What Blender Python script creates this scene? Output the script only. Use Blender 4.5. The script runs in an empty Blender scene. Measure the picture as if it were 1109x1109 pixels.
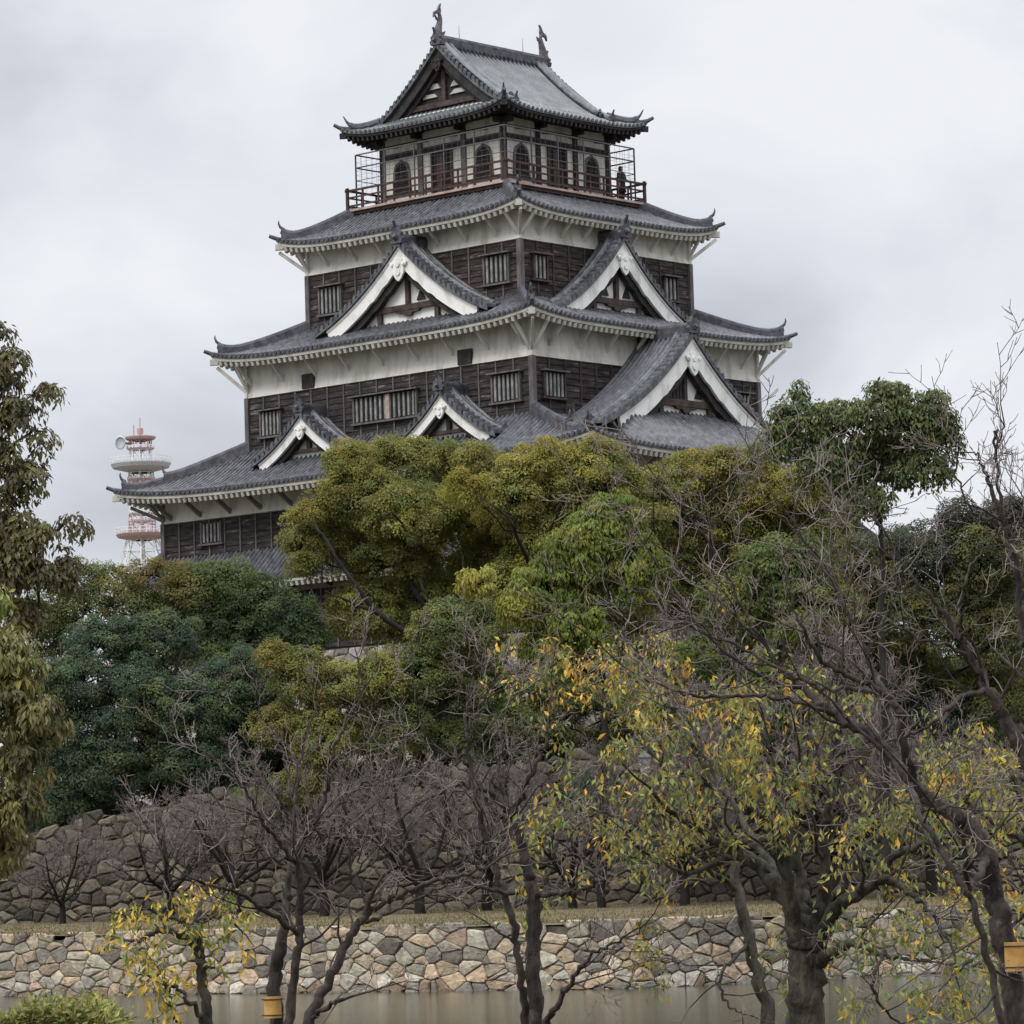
import bpy, math, random
import numpy as np
from mathutils import Vector, Matrix

scene = bpy.context.scene
COL = scene.collection

# ------------------------------------------------------------------ camera
CAM_Z = 3.0
F_PX, PITCH, ROLL = 4154.8, math.radians(5.4398), math.radians(-1.841)
cam_data = bpy.data.cameras.new('camera')
cam_data.sensor_width = 36.0
cam_data.lens = F_PX / 1109.0 * 36.0
cam_data.clip_start = 0.5
cam_data.clip_end = 12000.0
cam = bpy.data.objects.new('camera', cam_data)
COL.objects.link(cam)
cam.matrix_world = (Matrix.Translation((0, 0, CAM_Z)) @ Matrix.Rotation(math.pi / 2 + PITCH, 4, 'X')
                    @ Matrix.Rotation(ROLL, 4, 'Z'))
scene.camera = cam

# ------------------------------------------------------------------ sky and sun
SUN_EL, SUN_AZ = math.radians(48), math.radians(-130)     # azimuth: from +Y towards +X
world = bpy.data.worlds.new("World")
scene.world = world
world.use_nodes = True
nt = world.node_tree
for n in list(nt.nodes):
    nt.nodes.remove(n)


def wn(t, **kw):
    n = nt.nodes.new(t)
    for k, v in kw.items():
        setattr(n, k, v)
    return n


w_out = wn('ShaderNodeOutputWorld')
w_bg = wn('ShaderNodeBackground')
w_bg.inputs['Strength'].default_value = 0.1
w_sky = wn('ShaderNodeTexSky', sky_type='NISHITA')
w_sky.sun_disc = False
w_sky.sun_elevation = SUN_EL
w_sky.sun_rotation = SUN_AZ
w_tc = wn('ShaderNodeTexCoord')
w_map = wn('ShaderNodeMapping')
w_map.inputs['Scale'].default_value = (-5.5, 5.5, 8.0)
w_map.inputs['Location'].default_value = (2.3, 0.4, 1.7)
w_n1 = wn('ShaderNodeTexNoise')
w_n1.inputs['Scale'].default_value = 1.25
w_n1.inputs['Detail'].default_value = 5.0
w_n1.inputs['Roughness'].default_value = 0.5
w_n1.inputs['Distortion'].default_value = 0.35
w_ramp = wn('ShaderNodeValToRGB')
w_ramp.color_ramp.elements[0].position = 0.34
w_ramp.color_ramp.elements[0].color = (4.8, 4.95, 5.45, 1)
w_ramp.color_ramp.elements[1].position = 0.64
w_ramp.color_ramp.elements[1].color = (8.0, 8.08, 8.35, 1)
e = w_ramp.color_ramp.elements.new(0.5)
e.color = (6.7, 6.95, 7.5, 1)
w_sep = wn('ShaderNodeSeparateXYZ')
w_grad = wn('ShaderNodeMapRange')           # an overcast sky is brightest overhead
w_grad.inputs['From Min'].default_value = 0.26
w_grad.inputs['From Max'].default_value = 1.0
w_grad.inputs['To Min'].default_value = 1.0
w_grad.inputs['To Max'].default_value = 4.2
w_mul = wn('ShaderNodeVectorMath', operation='SCALE')
w_mix = wn('ShaderNodeMixRGB')
w_mix.inputs['Fac'].default_value = 0.94
L = nt.links.new
L(w_tc.outputs['Generated'], w_map.inputs['Vector'])
L(w_map.outputs['Vector'], w_n1.inputs['Vector'])
L(w_n1.outputs['Fac'], w_ramp.inputs['Fac'])
L(w_tc.outputs['Generated'], w_sep.inputs['Vector'])
L(w_sep.outputs['Z'], w_grad.inputs['Value'])
L(w_ramp.outputs['Color'], w_mul.inputs[0])
L(w_grad.outputs['Result'], w_mul.inputs['Scale'])
L(w_sky.outputs['Color'], w_mix.inputs['Color1'])
L(w_mul.outputs['Vector'], w_mix.inputs['Color2'])
L(w_mix.outputs['Color'], w_bg.inputs['Color'])
L(w_bg.outputs['Background'], w_out.inputs['Surface'])

sun_data = bpy.data.lights.new('sun', 'SUN')
sun_data.energy = 1.5
sun_data.angle = math.radians(22)
sun_data.color = (1.0, 0.965, 0.9)
sun = bpy.data.objects.new('sun', sun_data)
COL.objects.link(sun)
sd = Vector((math.sin(SUN_AZ) * math.cos(SUN_EL), math.cos(SUN_AZ) * math.cos(SUN_EL), math.sin(SUN_EL)))
sun.rotation_euler = sd.to_track_quat('Z', 'Y').to_euler()

vs = scene.view_settings
vs.view_transform = 'Standard'
vs.look = 'None'
vs.exposure = 0.17
vs.gamma = 1.0
vs.use_curve_mapping = False
try:
    scene.cycles.max_bounces = 5
    scene.cycles.transparent_max_bounces = 4
    scene.cycles.sample_clamp_indirect = 4.0
except Exception:
    pass


# ------------------------------------------------------------------ helpers
def lin(r, g, b):
    f = lambda c: (c / 255 / 12.92) if c / 255 <= 0.04045 else ((c / 255 + 0.055) / 1.055) ** 2.4
    return (f(r), f(g), f(b))


def at(px, py, Y):
    """world point at distance Y seen at photo pixel (px, py)"""
    x, y = px - 554.5, py - 554.5
    cr, sr = math.cos(ROLL), math.sin(ROLL)
    x, y = cr * x + sr * y, -sr * x + cr * y
    v = -y / F_PX
    c, s = math.cos(PITCH), math.sin(PITCH)
    d = (x / F_PX, c - v * s, s + v * c)
    k = Y / d[1]
    return np.array([d[0] * k, Y, CAM_Z + d[2] * k])


def tag(o, label=None, cat=None, group=None, kind=None):
    if label:
        o['label'] = label
    if cat:
        o['category'] = cat
    if group:
        o['group'] = group
    if kind:
        o['kind'] = kind
    return o


def empty(name, loc=(0, 0, 0), rz=0.0, parent=None):
    o = bpy.data.objects.new(name, None)
    o.empty_display_size = 0.3
    COL.objects.link(o)
    o.location = loc
    o.rotation_euler = (0, 0, rz)
    if parent:
        o.parent = parent
    return o


def link_mesh(name, me, mat, parent=None):
    o = bpy.data.objects.new(name, me)
    COL.objects.link(o)
    if mat is not None:
        me.materials.append(mat)
    if parent is not None:
        o.parent = parent
    return o


class MB:
    """collects polygons for ONE mesh object"""

    def __init__(self, fr=None):
        self.v, self.f = [], []
        self.fr = fr                    # optional frame function (s, d, z) -> (x, y, z)

    def P(self, p):
        return self.fr(*p) if self.fr else tuple(p)

    def poly(self, pts):
        n = len(self.v)
        self.v += [self.P(p) for p in pts]
        self.f.append(tuple(range(n, n + len(pts))))

    def box(self, a, b):
        x0, y0, z0 = a
        x1, y1, z1 = b
        n = len(self.v)
        for z in (z0, z1):
            for x, y in ((x0, y0), (x1, y0), (x1, y1), (x0, y1)):
                self.v.append(self.P((x, y, z)))
        self.f += [tuple(n + i for i in q) for q in
                   ((3, 2, 1, 0), (4, 5, 6, 7), (0, 1, 5, 4), (1, 2, 6, 5), (2, 3, 7, 6), (3, 0, 4, 7))]

    def bar(self, p, q, w, h=None, up=(0, 0, 1)):
        """rectangular bar between two points"""
        h = h or w
        p, q = Vector(self.P(p)), Vector(self.P(q))
        t = (q - p).normalized()
        u = Vector(up)
        if abs(t.dot(u)) > 0.95:
            u = Vector((1, 0, 0))
        a = t.cross(u).normalized()
        b = a.cross(t).normalized()
        n = len(self.v)
        for c in (p, q):
            for sa, sb in ((-1, -1), (1, -1), (1, 1), (-1, 1)):
                self.v.append(tuple(c + a * sa * w / 2 + b * sb * h / 2))
        self.f += [tuple(n + i for i in qd) for qd in
                   ((3, 2, 1, 0), (4, 5, 6, 7), (0, 1, 5, 4), (1, 2, 6, 5), (2, 3, 7, 6), (3, 0, 4, 7))]

    def tube(self, path, radii, sides=8, flat=1.0, cap=True):
        pts = [Vector(self.P(p)) for p in path]
        n0 = len(self.v)
        m = len(pts)
        ref = None
        for i, p in enumerate(pts):
            t = (pts[min(i + 1, m - 1)] - pts[max(i - 1, 0)])
            if t.length < 1e-9:
                t = Vector((0, 0, 1))
            t.normalize()
            if ref is None:
                ref = Vector((0, 0, 1)) if abs(t.z) < 0.9 else Vector((1, 0, 0))
            a = t.cross(ref).normalized()
            b = a.cross(t).normalized()
            ref = b if abs(t.dot(b)) < 0.5 else ref
            r = radii[i] if hasattr(radii, '__len__') else radii
            for k in range(sides):
                an = 2 * math.pi * k / sides
                self.v.append(tuple(p + a * math.cos(an) * r + b * math.sin(an) * r * flat))
        for i in range(m - 1):
            for k in range(sides):
                k2 = (k + 1) % sides
                self.f.append((n0 + i * sides + k, n0 + i * sides + k2, n0 + (i + 1) * sides + k2,
                               n0 + (i + 1) * sides + k))
        if cap:
            self.f.append(tuple(n0 + k for k in range(sides))[::-1])
            self.f.append(tuple(n0 + (m - 1) * sides + k for k in range(sides)))

    def grid(self, rows):
        n0 = len(self.v)
        nc = len(rows[0])
        for r in rows:
            self.v += [self.P(p) for p in r]
        for i in range(len(rows) - 1):
            for j in range(nc - 1):
                a = n0 + i * nc + j
                self.f.append((a, a + 1, a + nc + 1, a + nc))

    def prism(self, pts, d0, d1):
        """polygon of (s, z) extruded between depths d0 and d1 (frame coordinates)"""
        n = len(pts)
        n0 = len(self.v)
        for d in (d0, d1):
            self.v += [self.P((s, d, z)) for s, z in pts]
        self.f.append(tuple(range(n0 + n, n0 + 2 * n)))
        self.f.append(tuple(range(n0, n0 + n))[::-1])
        for i in range(n):
            j = (i + 1) % n
            self.f.append((n0 + i, n0 + j, n0 + n + j, n0 + n + i))

    def build(self, name, mat, parent=None, smooth=False, bevel=0.0):
        me = bpy.data.meshes.new(name)
        me.from_pydata([(float(p[0]), float(p[1]), float(p[2])) for p in self.v], [], self.f)
        me.update()
        if smooth:
            me.polygons.foreach_set('use_smooth', np.ones(len(me.polygons), dtype=bool))
        o = link_mesh(name, me, mat, parent)
        if bevel:
            b = o.modifiers.new('bevel', 'BEVEL')
            b.width = bevel
            b.segments = 1
            b.limit_method = 'ANGLE'
        return o


def np_mesh(name, verts, faces_flat, nper, mat, parent=None, col=None, smooth=False):
    """fast mesh from numpy arrays; every face has nper corners"""
    me = bpy.data.meshes.new(name)
    nv, nf = len(verts), len(faces_flat) // nper
    me.vertices.add(nv)
    me.vertices.foreach_set('co', np.asarray(verts, dtype=np.float32).ravel())
    me.loops.add(nf * nper)
    me.loops.foreach_set('vertex_index', np.asarray(faces_flat, dtype=np.int32))
    me.polygons.add(nf)
    me.polygons.foreach_set('loop_start', np.arange(0, nf * nper, nper, dtype=np.int32))
    me.polygons.foreach_set('use_smooth', np.full(nf, smooth, dtype=bool))
    me.update(calc_edges=True)
    if col is not None:
        a = me.attributes.new('Col', 'FLOAT_COLOR', 'POINT')
        c = np.ones((nv, 4), dtype=np.float32)
        c[:, :3] = col
        a.data.foreach_set('color', c.ravel())
    return link_mesh(name, me, mat, parent)


# ------------------------------------------------------------------ materials
def material(name, c1, c2=None, scale=3.0, rough=0.8, bump=0.0, bscale=None, detail=4.0, mapping=(1, 1, 1), c3=None,
             spec=0.3, attr=False, metal=0.0, transl=0.0, contrast=(0.35, 0.65)):
    m = bpy.data.materials.new(name)
    m.use_nodes = True
    t = m.node_tree
    b = t.nodes['Principled BSDF']
    b.inputs['Roughness'].default_value = rough
    b.inputs['Specular IOR Level'].default_value = spec
    b.inputs['Metallic'].default_value = metal
    tc = t.nodes.new('ShaderNodeTexCoord')
    mp = t.nodes.new('ShaderNodeMapping')
    mp.inputs['Scale'].default_value = mapping
    t.links.new(tc.outputs['Object'], mp.inputs['Vector'])
    nz = t.nodes.new('ShaderNodeTexNoise')
    nz.inputs['Scale'].default_value = scale
    nz.inputs['Detail'].default_value = detail
    nz.inputs['Roughness'].default_value = 0.6
    t.links.new(mp.outputs['Vector'], nz.inputs['Vector'])
    rp = t.nodes.new('ShaderNodeValToRGB')
    rp.color_ramp.elements[0].position = contrast[0]
    rp.color_ramp.elements[1].position = contrast[1]
    t.links.new(nz.outputs['Fac'], rp.inputs['Fac'])
    out = rp.outputs['Color']
    if attr:
        at_ = t.nodes.new('ShaderNodeAttribute')
        at_.attribute_name = 'Col'
        rp.color_ramp.elements[0].color = (c1, c1, c1, 1) if not hasattr(c1, '__len__') else (*c1, 1)
        rp.color_ramp.elements[1].color = (c2, c2, c2, 1) if not hasattr(c2, '__len__') else (*c2, 1)
        mx = t.nodes.new('ShaderNodeMixRGB')
        mx.blend_type = 'MULTIPLY'
        mx.inputs['Fac'].default_value = 1.0
        t.links.new(at_.outputs['Color'], mx.inputs['Color1'])
        t.links.new(out, mx.inputs['Color2'])
        out = mx.outputs['Color']
    else:
        rp.color_ramp.elements[0].color = (*c1, 1)
        rp.color_ramp.elements[1].color = (*(c2 or c1), 1)
        if c3:
            e3 = rp.color_ramp.elements.new(min(0.98, contrast[1] + 0.12))
            e3.color = (*c3, 1)
    t.links.new(out, b.inputs['Base Color'])
    if bump:
        n2 = t.nodes.new('ShaderNodeTexNoise')
        n2.inputs['Scale'].default_value = bscale or scale * 3
        n2.inputs['Detail'].default_value = 5.0
        t.links.new(mp.outputs['Vector'], n2.inputs['Vector'])
        bp = t.nodes.new('ShaderNodeBump')
        bp.inputs['Strength'].default_value = bump
        bp.inputs['Distance'].default_value = 0.05
        t.links.new(n2.outputs['Fac'], bp.inputs['Height'])
        t.links.new(bp.outputs['Normal'], b.inputs['Normal'])
    if transl:
        tr = t.nodes.new('ShaderNodeBsdfTranslucent')
        t.links.new(out, tr.inputs['Color'])
        ms = t.nodes.new('ShaderNodeMixShader')
        ms.inputs['Fac'].default_value = transl
        t.links.new(b.outputs['BSDF'], ms.inputs[1])
        t.links.new(tr.outputs['BSDF'], ms.inputs[2])
        t.links.new(ms.outputs['Shader'], t.nodes['Material Output'].inputs['Surface'])
    return m


M = {}
M['tile'] = material('roof_tile', (.028, .029, .034), (.115, .118, .128), scale=3.2, rough=.45, bump=.5, bscale=9, c3=(.25, .26, .26),
                     spec=.5, detail=8)
M['tile_pale'] = material('worn_copper_tile', (.075, .083, .088), (.15, .16, .165), scale=1.2, rough=.5, bump=.3, bscale=8, spec=.5,
                          detail=8)
M['ridge'] = material('ridge_tile', (.035, .035, .043), (.1, .1, .112), scale=3, rough=.6, bump=.6, bscale=10, detail=8)
M['plaster'] = material('lime_plaster', (.33, .31, .265), (.66, .64, .585), scale=1.6, rough=.85, bump=.15, bscale=6,
                        detail=9, mapping=(1, 1, .28), contrast=(.25, .55))
M['eave_white'] = material('eave_plaster', (.36, .345, .30), (.55, .535, .48), scale=1.5, rough=.85, detail=6)
M['white'] = material('gable_white_paint', (.42, .41, .38), (.74, .73, .70), scale=1.8, rough=.7, detail=9, contrast=(.26, .5), mapping=(1, 1, .5))
M['board'] = material('weathered_boards', (.011, .009, .009), (.052, .042, .041), scale=1.1, rough=.75, bump=.6, bscale=14,
                      detail=9, mapping=(1, 1, 6), c3=(.21, .19, .18), contrast=(.36, .6))
M['board_red'] = material('reddish_boards', (.012, .009, .0085), (.062, .047, .043), scale=1.2, rough=.78, bump=.6, bscale=14,
                          detail=9, mapping=(1, 1, 6), c3=(.24, .195, .175), contrast=(.36, .6))
M['post'] = material('grey_wood', (.07, .062, .06), (.15, .138, .135), scale=2.5, rough=.8, detail=8, mapping=(1, 1, .4))
M['timber'] = material('brown_timber', (.028, .018, .016), (.085, .058, .05), scale=2.4, rough=.75, detail=8)
M['dark_timber'] = material('dark_timber', (.016, .014, .015), (.045, .038, .038), scale=2.4, rough=.8, detail=6)
M['rail'] = material('oxide_rail', (.035, .016, .015), (.08, .042, .038), scale=3.0, rough=.65)
M['floor_edge'] = material('pale_floor_edge', (.28, .2, .165), (.46, .36, .31), scale=2.0, rough=.8)
M['lattice'] = material('grey_lattice', (.16, .15, .135), (.27, .255, .235), scale=4.0, rough=.8)
M['bars'] = material('window_bars', (.14, .14, .135), (.28, .28, .27), scale=3.0, rough=.8)
M['void'] = material('window_shade', (.008, .007, .007), (.02, .018, .018), scale=2.0, rough=.9)
M['cage'] = material('cage_metal', (.09, .085, .085), (.14, .13, .13), scale=4.0, rough=.5, metal=.4)
M['shachi'] = material('finial_bronze', (.06, .05, .058), (.12, .10, .112), scale=4, rough=.55, bump=.5, bscale=14)
M['stone'] = material('wall_stone', .62, 1.15, scale=5.0, rough=.9, bump=.9, bscale=11, attr=True, detail=8)
M['joint'] = material('wall_joint', (.045, .04, .03), (.12, .105, .078), scale=4, rough=.95)
M['leaf'] = material('leaf', .8, 1.15, scale=.6, rough=.5, attr=True, spec=.3, transl=.3)
M['leaf_far'] = material('far_leaf', .75, 1.2, scale=.35, rough=.75, attr=True, spec=.12, transl=.42)
M['bark'] = material('bark', (.010, .008, .007), (.062, .05, .043), c3=(.15, .14, .12), scale=9, rough=.9, bump=1.0, bscale=22, detail=8,
                     mapping=(1, 1, .35))
M['bark_mossy'] = material('mossy_bark', (.012, .011, .008), (.075, .068, .05), c3=(.16, .165, .12), scale=9, rough=.9, bump=1.0, bscale=22, detail=8,
                           mapping=(1, 1, .35))
M['twig'] = material('twig', (.07, .055, .05), (.24, .20, .185), scale=3, rough=.85)
M['twig_far'] = material('far_twig', (.10, .078, .074), (.21, .175, .165), scale=1, rough=.9)
M['limb_far'] = material('far_limb', (.008, .007, .006), (.026, .021, .017), scale=1.5, rough=.9)


# ------------------------------------------------------------------ ground, water, banks
def ground_material():
    m = material('dry_grass_ground', (.055, .045, .026), (.145, .11, .06), scale=2.2, rough=.95, bump=.5, bscale=20, detail=9,
                 c3=(.075, .085, .035))
    return m


M['ground'] = ground_material()
M['hill'] = material('leaf_litter', (.03, .026, .015), (.085, .075, .045), scale=1.1, rough=.95, bump=.6, bscale=9, detail=9)
M['earth'] = material('earth', (.08, .072, .05), (.13, .115, .08), scale=.02, rough=.95)


def water_material():
    m = bpy.data.materials.new('moat_water')
    m.use_nodes = True
    t = m.node_tree
    b = t.nodes['Principled BSDF']
    b.inputs['Base Color'].default_value = (.045, .05, .033, 1)
    b.inputs['Roughness'].default_value = 0.10
    b.inputs['IOR'].default_value = 1.33
    b.inputs['Specular IOR Level'].default_value = .3
    b.inputs['Specular Tint'].default_value = (.80, .90, .78, 1)
    tc = t.nodes.new('ShaderNodeTexCoord')
    mp = t.nodes.new('ShaderNodeMapping')
    mp.inputs['Scale'].default_value = (.7, 2.4, 1)
    nz = t.nodes.new('ShaderNodeTexNoise')
    nz.inputs['Scale'].default_value = 2.0
    nz.inputs['Detail'].default_value = 6
    bp = t.nodes.new('ShaderNodeBump')
    bp.inputs['Strength'].default_value = .22
    bp.inputs['Distance'].default_value = .06
    t.links.new(tc.outputs['Object'], mp.inputs['Vector'])
    t.links.new(mp.outputs['Vector'], nz.inputs['Vector'])
    t.links.new(nz.outputs['Fac'], bp.inputs['Height'])
    t.links.new(bp.outputs['Normal'], b.inputs['Normal'])
    return m


M['water'] = water_material()


def flat(name, x0, x1, y0, y1, z, mat, nx=2, ny=2, rough=0.0, seed=0):
    rng = np.random.default_rng(seed)
    xs, ys = np.linspace(x0, x1, nx), np.linspace(y0, y1, ny)
    V = [(x, y, z + (rng.uniform(-1, 1) * rough if rough else 0)) for y in ys for x in xs]
    Fc = [(j * nx + i, j * nx + i + 1, (j + 1) * nx + i + 1, (j + 1) * nx + i) for j in range(ny - 1) for i in range(nx - 1)]
    me = bpy.data.meshes.new(name)
    me.from_pydata(V, [], Fc)
    return link_mesh(name, me, mat)


tag(flat('ground', -5000, 5000, -5000, 9000, -1.6, M['earth']), kind='structure')
tag(flat('water', -400, 400, 41.5, 200, 0.0, M['water']), kind='structure')

# near bank: flat lawn then a slope into the moat
mb = MB()
prof = [(-60, 1.4), (0, 1.4), (20, 1.38), (34, 1.3), (40, 1.1), (42, .3), (43.5, -1.2)]
xs = np.linspace(-120, 120, 61)
rngb = random.Random(3)
mb.grid([[(x, y, z + rngb.uniform(-.03, .03)) for x in xs] for y, z in prof])
tag(mb.build('near_bank', M['ground'], smooth=True), kind='structure')

# far moat edge line
EDGE = [(-90, 125), tuple(at(-60, 1078, 114.5)[:2]), tuple(at(300, 1076, 107.5)[:2]), tuple(at(690, 1071, 101.0)[:2]),
        tuple(at(1120, 1049, 108.0)[:2]), (90, 125)]
WALL2 = [(-90, 152), (-22, 141), (-4, 139.5), (1.5, 139), (6, 137.5), (14, 136.5), (24, 138), (90, 150)]
TERR_Z = 1.78
HILL_Z = 6.0


def resample(poly, n):
    P = np.array(poly, float)
    d = np.r_[0, np.cumsum(np.linalg.norm(np.diff(P, axis=0), axis=1))]
    s = np.linspace(0, d[-1], n)
    return np.c_[np.interp(s, d, P[:, 0]), np.interp(s, d, P[:, 1])]


mb = MB()
e1, w1 = resample(EDGE, 120), resample(WALL2, 120)
rows = []
for k in range(12):
    t = k / 11
    rows.append([(a[0] * (1 - t) + b[0] * t, (a[1] + .36) * (1 - t) + (b[1] + 2.5) * t,
                  TERR_Z - .06 * (1 - t) ** 4 + .12 * t + rngb.uniform(-.03, .03)) for a, b in zip(e1, w1)])
mb.grid(rows)
tag(mb.build('terrace_lawn', M['ground'], smooth=True), kind='structure')

mb = MB()
rows = []
for y, z in ((144, 4.6), (147, 5.6), (150, 6), (160, 6.0), (230, 6.2), (300, 5), (420, -1.8)):
    rows.append([(x, y + (0 if y > 146 else 0), z + rngb.uniform(-.1, .1)) for x in np.linspace(-110, 110, 60)])
mb.grid(rows)
tag(mb.build('castle_hill', M['hill'], smooth=True), kind='structure')


# ------------------------------------------------------------------ stone walls with real stones
def clip(poly, a, b, c):
    """keep a*x+b*y<=c"""
    out = []
    n = len(poly)
    for i in range(n):
        p, q = poly[i], poly[(i + 1) % n]
        dp, dq = a * p[0] + b * p[1] - c, a * q[0] + b * q[1] - c
        if dp <= 0:
            out.append(p)
        if (dp < 0 < dq) or (dq < 0 < dp):
            t = dp / (dp - dq)
            out.append((p[0] + (q[0] - p[0]) * t, p[1] + (q[1] - p[1]) * t))
    return out


def stone_cells(Lw, H, cw, ch, rng, jit=.47):
    """power diagram of mixed large and small seeds, stretched sideways"""
    nr, nc = max(1, round(H / ch)), max(1, round(Lw / cw))
    k = (cw / ch) ** 1.15
    pts = []
    for r in range(nr):
        for c in range(-1, nc + 1):
            if rng.random() < .10:
                continue
            w = rng.choice([0, 0, .02, .05, .09]) * cw * cw
            pts.append(((c + .5 + (.5 if r % 2 else 0) + rng.uniform(-jit, jit)) * Lw / nc, (r + .5 + rng.uniform(-jit, jit)) * H / nr, w))
            if rng.random() < .28:                   # small filler stone
                pts.append(((c + 1.0 + (.5 if r % 2 else 0) + rng.uniform(-.3, .3)) * Lw / nc, (r + 1.0 + rng.uniform(-.3, .3)) * H / nr,
                            -.05 * cw * cw))
    bins = {}
    for i, (x, y, w) in enumerate(pts):
        bins.setdefault(int(x // (cw * 1.5)), []).append(i)
    cells = []
    for i, (x, y, w) in enumerate(pts):
        if x < -cw * .4 or x > Lw + cw * .4:
            continue
        poly = [(x - 2 * cw, max(0, y - 3 * ch)), (x + 2 * cw, max(0, y - 3 * ch)), (x + 2 * cw, min(H, y + 3 * ch)), (x - 2 * cw, min(H, y + 3 * ch))]
        b = int(x // (cw * 1.5))
        for bb in (b - 1, b, b + 1):
            for j in bins.get(bb, ()):
                if j == i:
                    continue
                qx, qy, qw = pts[j]
                if abs(qx - x) > 3 * cw or abs(qy - y) > 4 * ch:
                    continue
                poly = clip(poly, qx - x, (qy - y) * k, (qx * qx - x * x) / 2 + k * (qy * qy - y * y) / 2 + (w - qw) / 2)
                if len(poly) < 3:
                    break
            if len(poly) < 3:
                break
        if len(poly) >= 3:
            poly = [(min(max(px, 0), Lw), py) for px, py in poly]
            xs_ = [p[0] for p in poly]
            ys_ = [p[1] for p in poly]
            if max(xs_) - min(xs_) > .05 and max(ys_) - min(ys_) > .04:
                cells.append(poly)
    return cells


def stone_wall(name, poly, z0, top, batter, cw, ch, palette, seed, label, parent=None, joint=.03, curve=1.0, relief=.06,
               closed=False, cat='wall'):
    """top: function of arc length fraction -> height above z0"""
    rng = random.Random(seed)
    P = np.array(poly, float)
    d = np.r_[0, np.cumsum(np.linalg.norm(np.diff(P, axis=0), axis=1))]
    Lw = d[-1]
    H = max(top(x / 50) for x in range(51))
    # mitred inward directions at the vertices
    segs = np.diff(P, axis=0)
    nrm = np.array([(-s[1], s[0]) / np.linalg.norm(s) for s in segs])
    if closed:
        vn = [nrm[i - 1] + nrm[i % len(nrm)] for i in range(len(P))]
        vn[0] = vn[-1] = nrm[0] + nrm[-1]
    else:
        vn = [nrm[max(i - 1, 0)] + nrm[min(i, len(nrm) - 1)] for i in range(len(P))]
    vn = [v / (v @ v) * 2 for v in vn]

    def S(s, h, out=0.0):
        i = min(max(int(np.searchsorted(d, s)) - 1, 0), len(d) - 2)
        t = (s - d[i]) / (d[i + 1] - d[i])
        q = P[i] * (1 - t) + P[i + 1] * t
        n = vn[i] * (1 - t) + vn[i + 1] * t
        hh = min(h / H, 1)
        inn = batter * (hh ** curve) * H - out
        return (q[0] + n[0] * inn, q[1] + n[1] * inn, z0 + h)

    V, Fc, C = [], [], []
    for cell in stone_cells(Lw, H, cw, ch, rng):
        cx = sum(p[0] for p in cell) / len(cell)
        cy = sum(p[1] for p in cell) / len(cell)
        if cy > top(cx / Lw) + rng.uniform(-.15, .1):
            continue
        rad = min(max(abs(p[0] - cx) for p in cell), max(abs(p[1] - cy) for p in cell))
        if rad < .03:
            continue
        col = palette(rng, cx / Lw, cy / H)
        rel = relief * rng.uniform(.2, 1.2)
        tilt = (rng.uniform(-.12, .12), rng.uniform(-.12, .12))
        # subdivide the cell outline so corners can be rounded
        pts = []
        n = len(cell)
        for i in range(n):
            p, q = cell[i], cell[(i + 1) % n]
            pts.append(((p[0] * .91 + q[0] * .09), (p[1] * .91 + q[1] * .09)))
            pts.append(((p[0] * .5 + q[0] * .5) + rng.uniform(-.02, .02), (p[1] * .5 + q[1] * .5) + rng.uniform(-.02, .02)))
            pts.append(((p[0] * .09 + q[0] * .91), (p[1] * .09 + q[1] * .91)))
        k0 = max(.55, 1 - joint / rad * .6)
        k1 = max(.35, 1 - (joint + relief * .9) / rad)
        n = len(pts)
        b0 = len(V)
        for k, dd in ((k0, -.12), (k0 * .985, -.01), (k1, None)):
            for px, py in pts:
                x, y = cx + (px - cx) * k, cy + (py - cy) * k
                o = dd if dd is not None else rel + tilt[0] * (x - cx) + tilt[1] * (y - cy) + rng.uniform(-.012, .012)
                V.append(S(min(max(x, 0), Lw), y, o))
                C.append(col)
        V.append(S(cx, cy, rel + .015))
        C.append(col)
        for ring in (0, 1):
            for i in range(n):
                j = (i + 1) % n
                a = b0 + ring * n
                Fc.append((a + i, a + j, a + n + j, a + n + i))
        for i in range(n):
            Fc.append((b0 + 2 * n + i, b0 + 2 * n + (i + 1) % n, b0 + 3 * n))
    me = bpy.data.meshes.new(name)
    me.from_pydata([tuple(map(float, p)) for p in V], [], Fc)
    me.update()
    a = me.attributes.new('Col', 'FLOAT_COLOR', 'POINT')
    c = np.ones((len(V), 4), dtype=np.float32)
    c[:, :3] = C
    a.data.foreach_set('color', c.ravel())
    o = link_mesh(name, me, M['stone'], parent)
    # packed earth behind the joints
    j = MB()
    ns = 80
    rows = []
    fr = sorted(set(list(np.linspace(0, Lw, ns)) + list(d)))
    for kz in range(5):
        rows.append([S(s, (top(s / Lw) - .12) * kz / 4, -.09) for s in fr])
    rows.append([(lambda q: (q[0], q[1], q[2] - .05))(S(s, top(s / Lw) - .12, -1.2)) for s in fr])
    j.grid(rows)
    j.build('packed_joint' if parent is None else 'packed_joint', M['joint'], o if parent is None else o)
    if parent is None:
        tag(o, label, cat)
    return o


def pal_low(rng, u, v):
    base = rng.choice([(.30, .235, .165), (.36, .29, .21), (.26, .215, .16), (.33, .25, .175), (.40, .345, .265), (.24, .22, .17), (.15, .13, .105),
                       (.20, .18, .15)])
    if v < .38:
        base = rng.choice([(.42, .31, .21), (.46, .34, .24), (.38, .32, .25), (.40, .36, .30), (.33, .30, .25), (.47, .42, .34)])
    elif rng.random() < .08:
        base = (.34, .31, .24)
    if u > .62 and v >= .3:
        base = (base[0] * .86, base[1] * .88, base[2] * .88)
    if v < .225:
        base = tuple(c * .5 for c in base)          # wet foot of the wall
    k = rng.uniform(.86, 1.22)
    return tuple(c * k for c in base)


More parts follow.
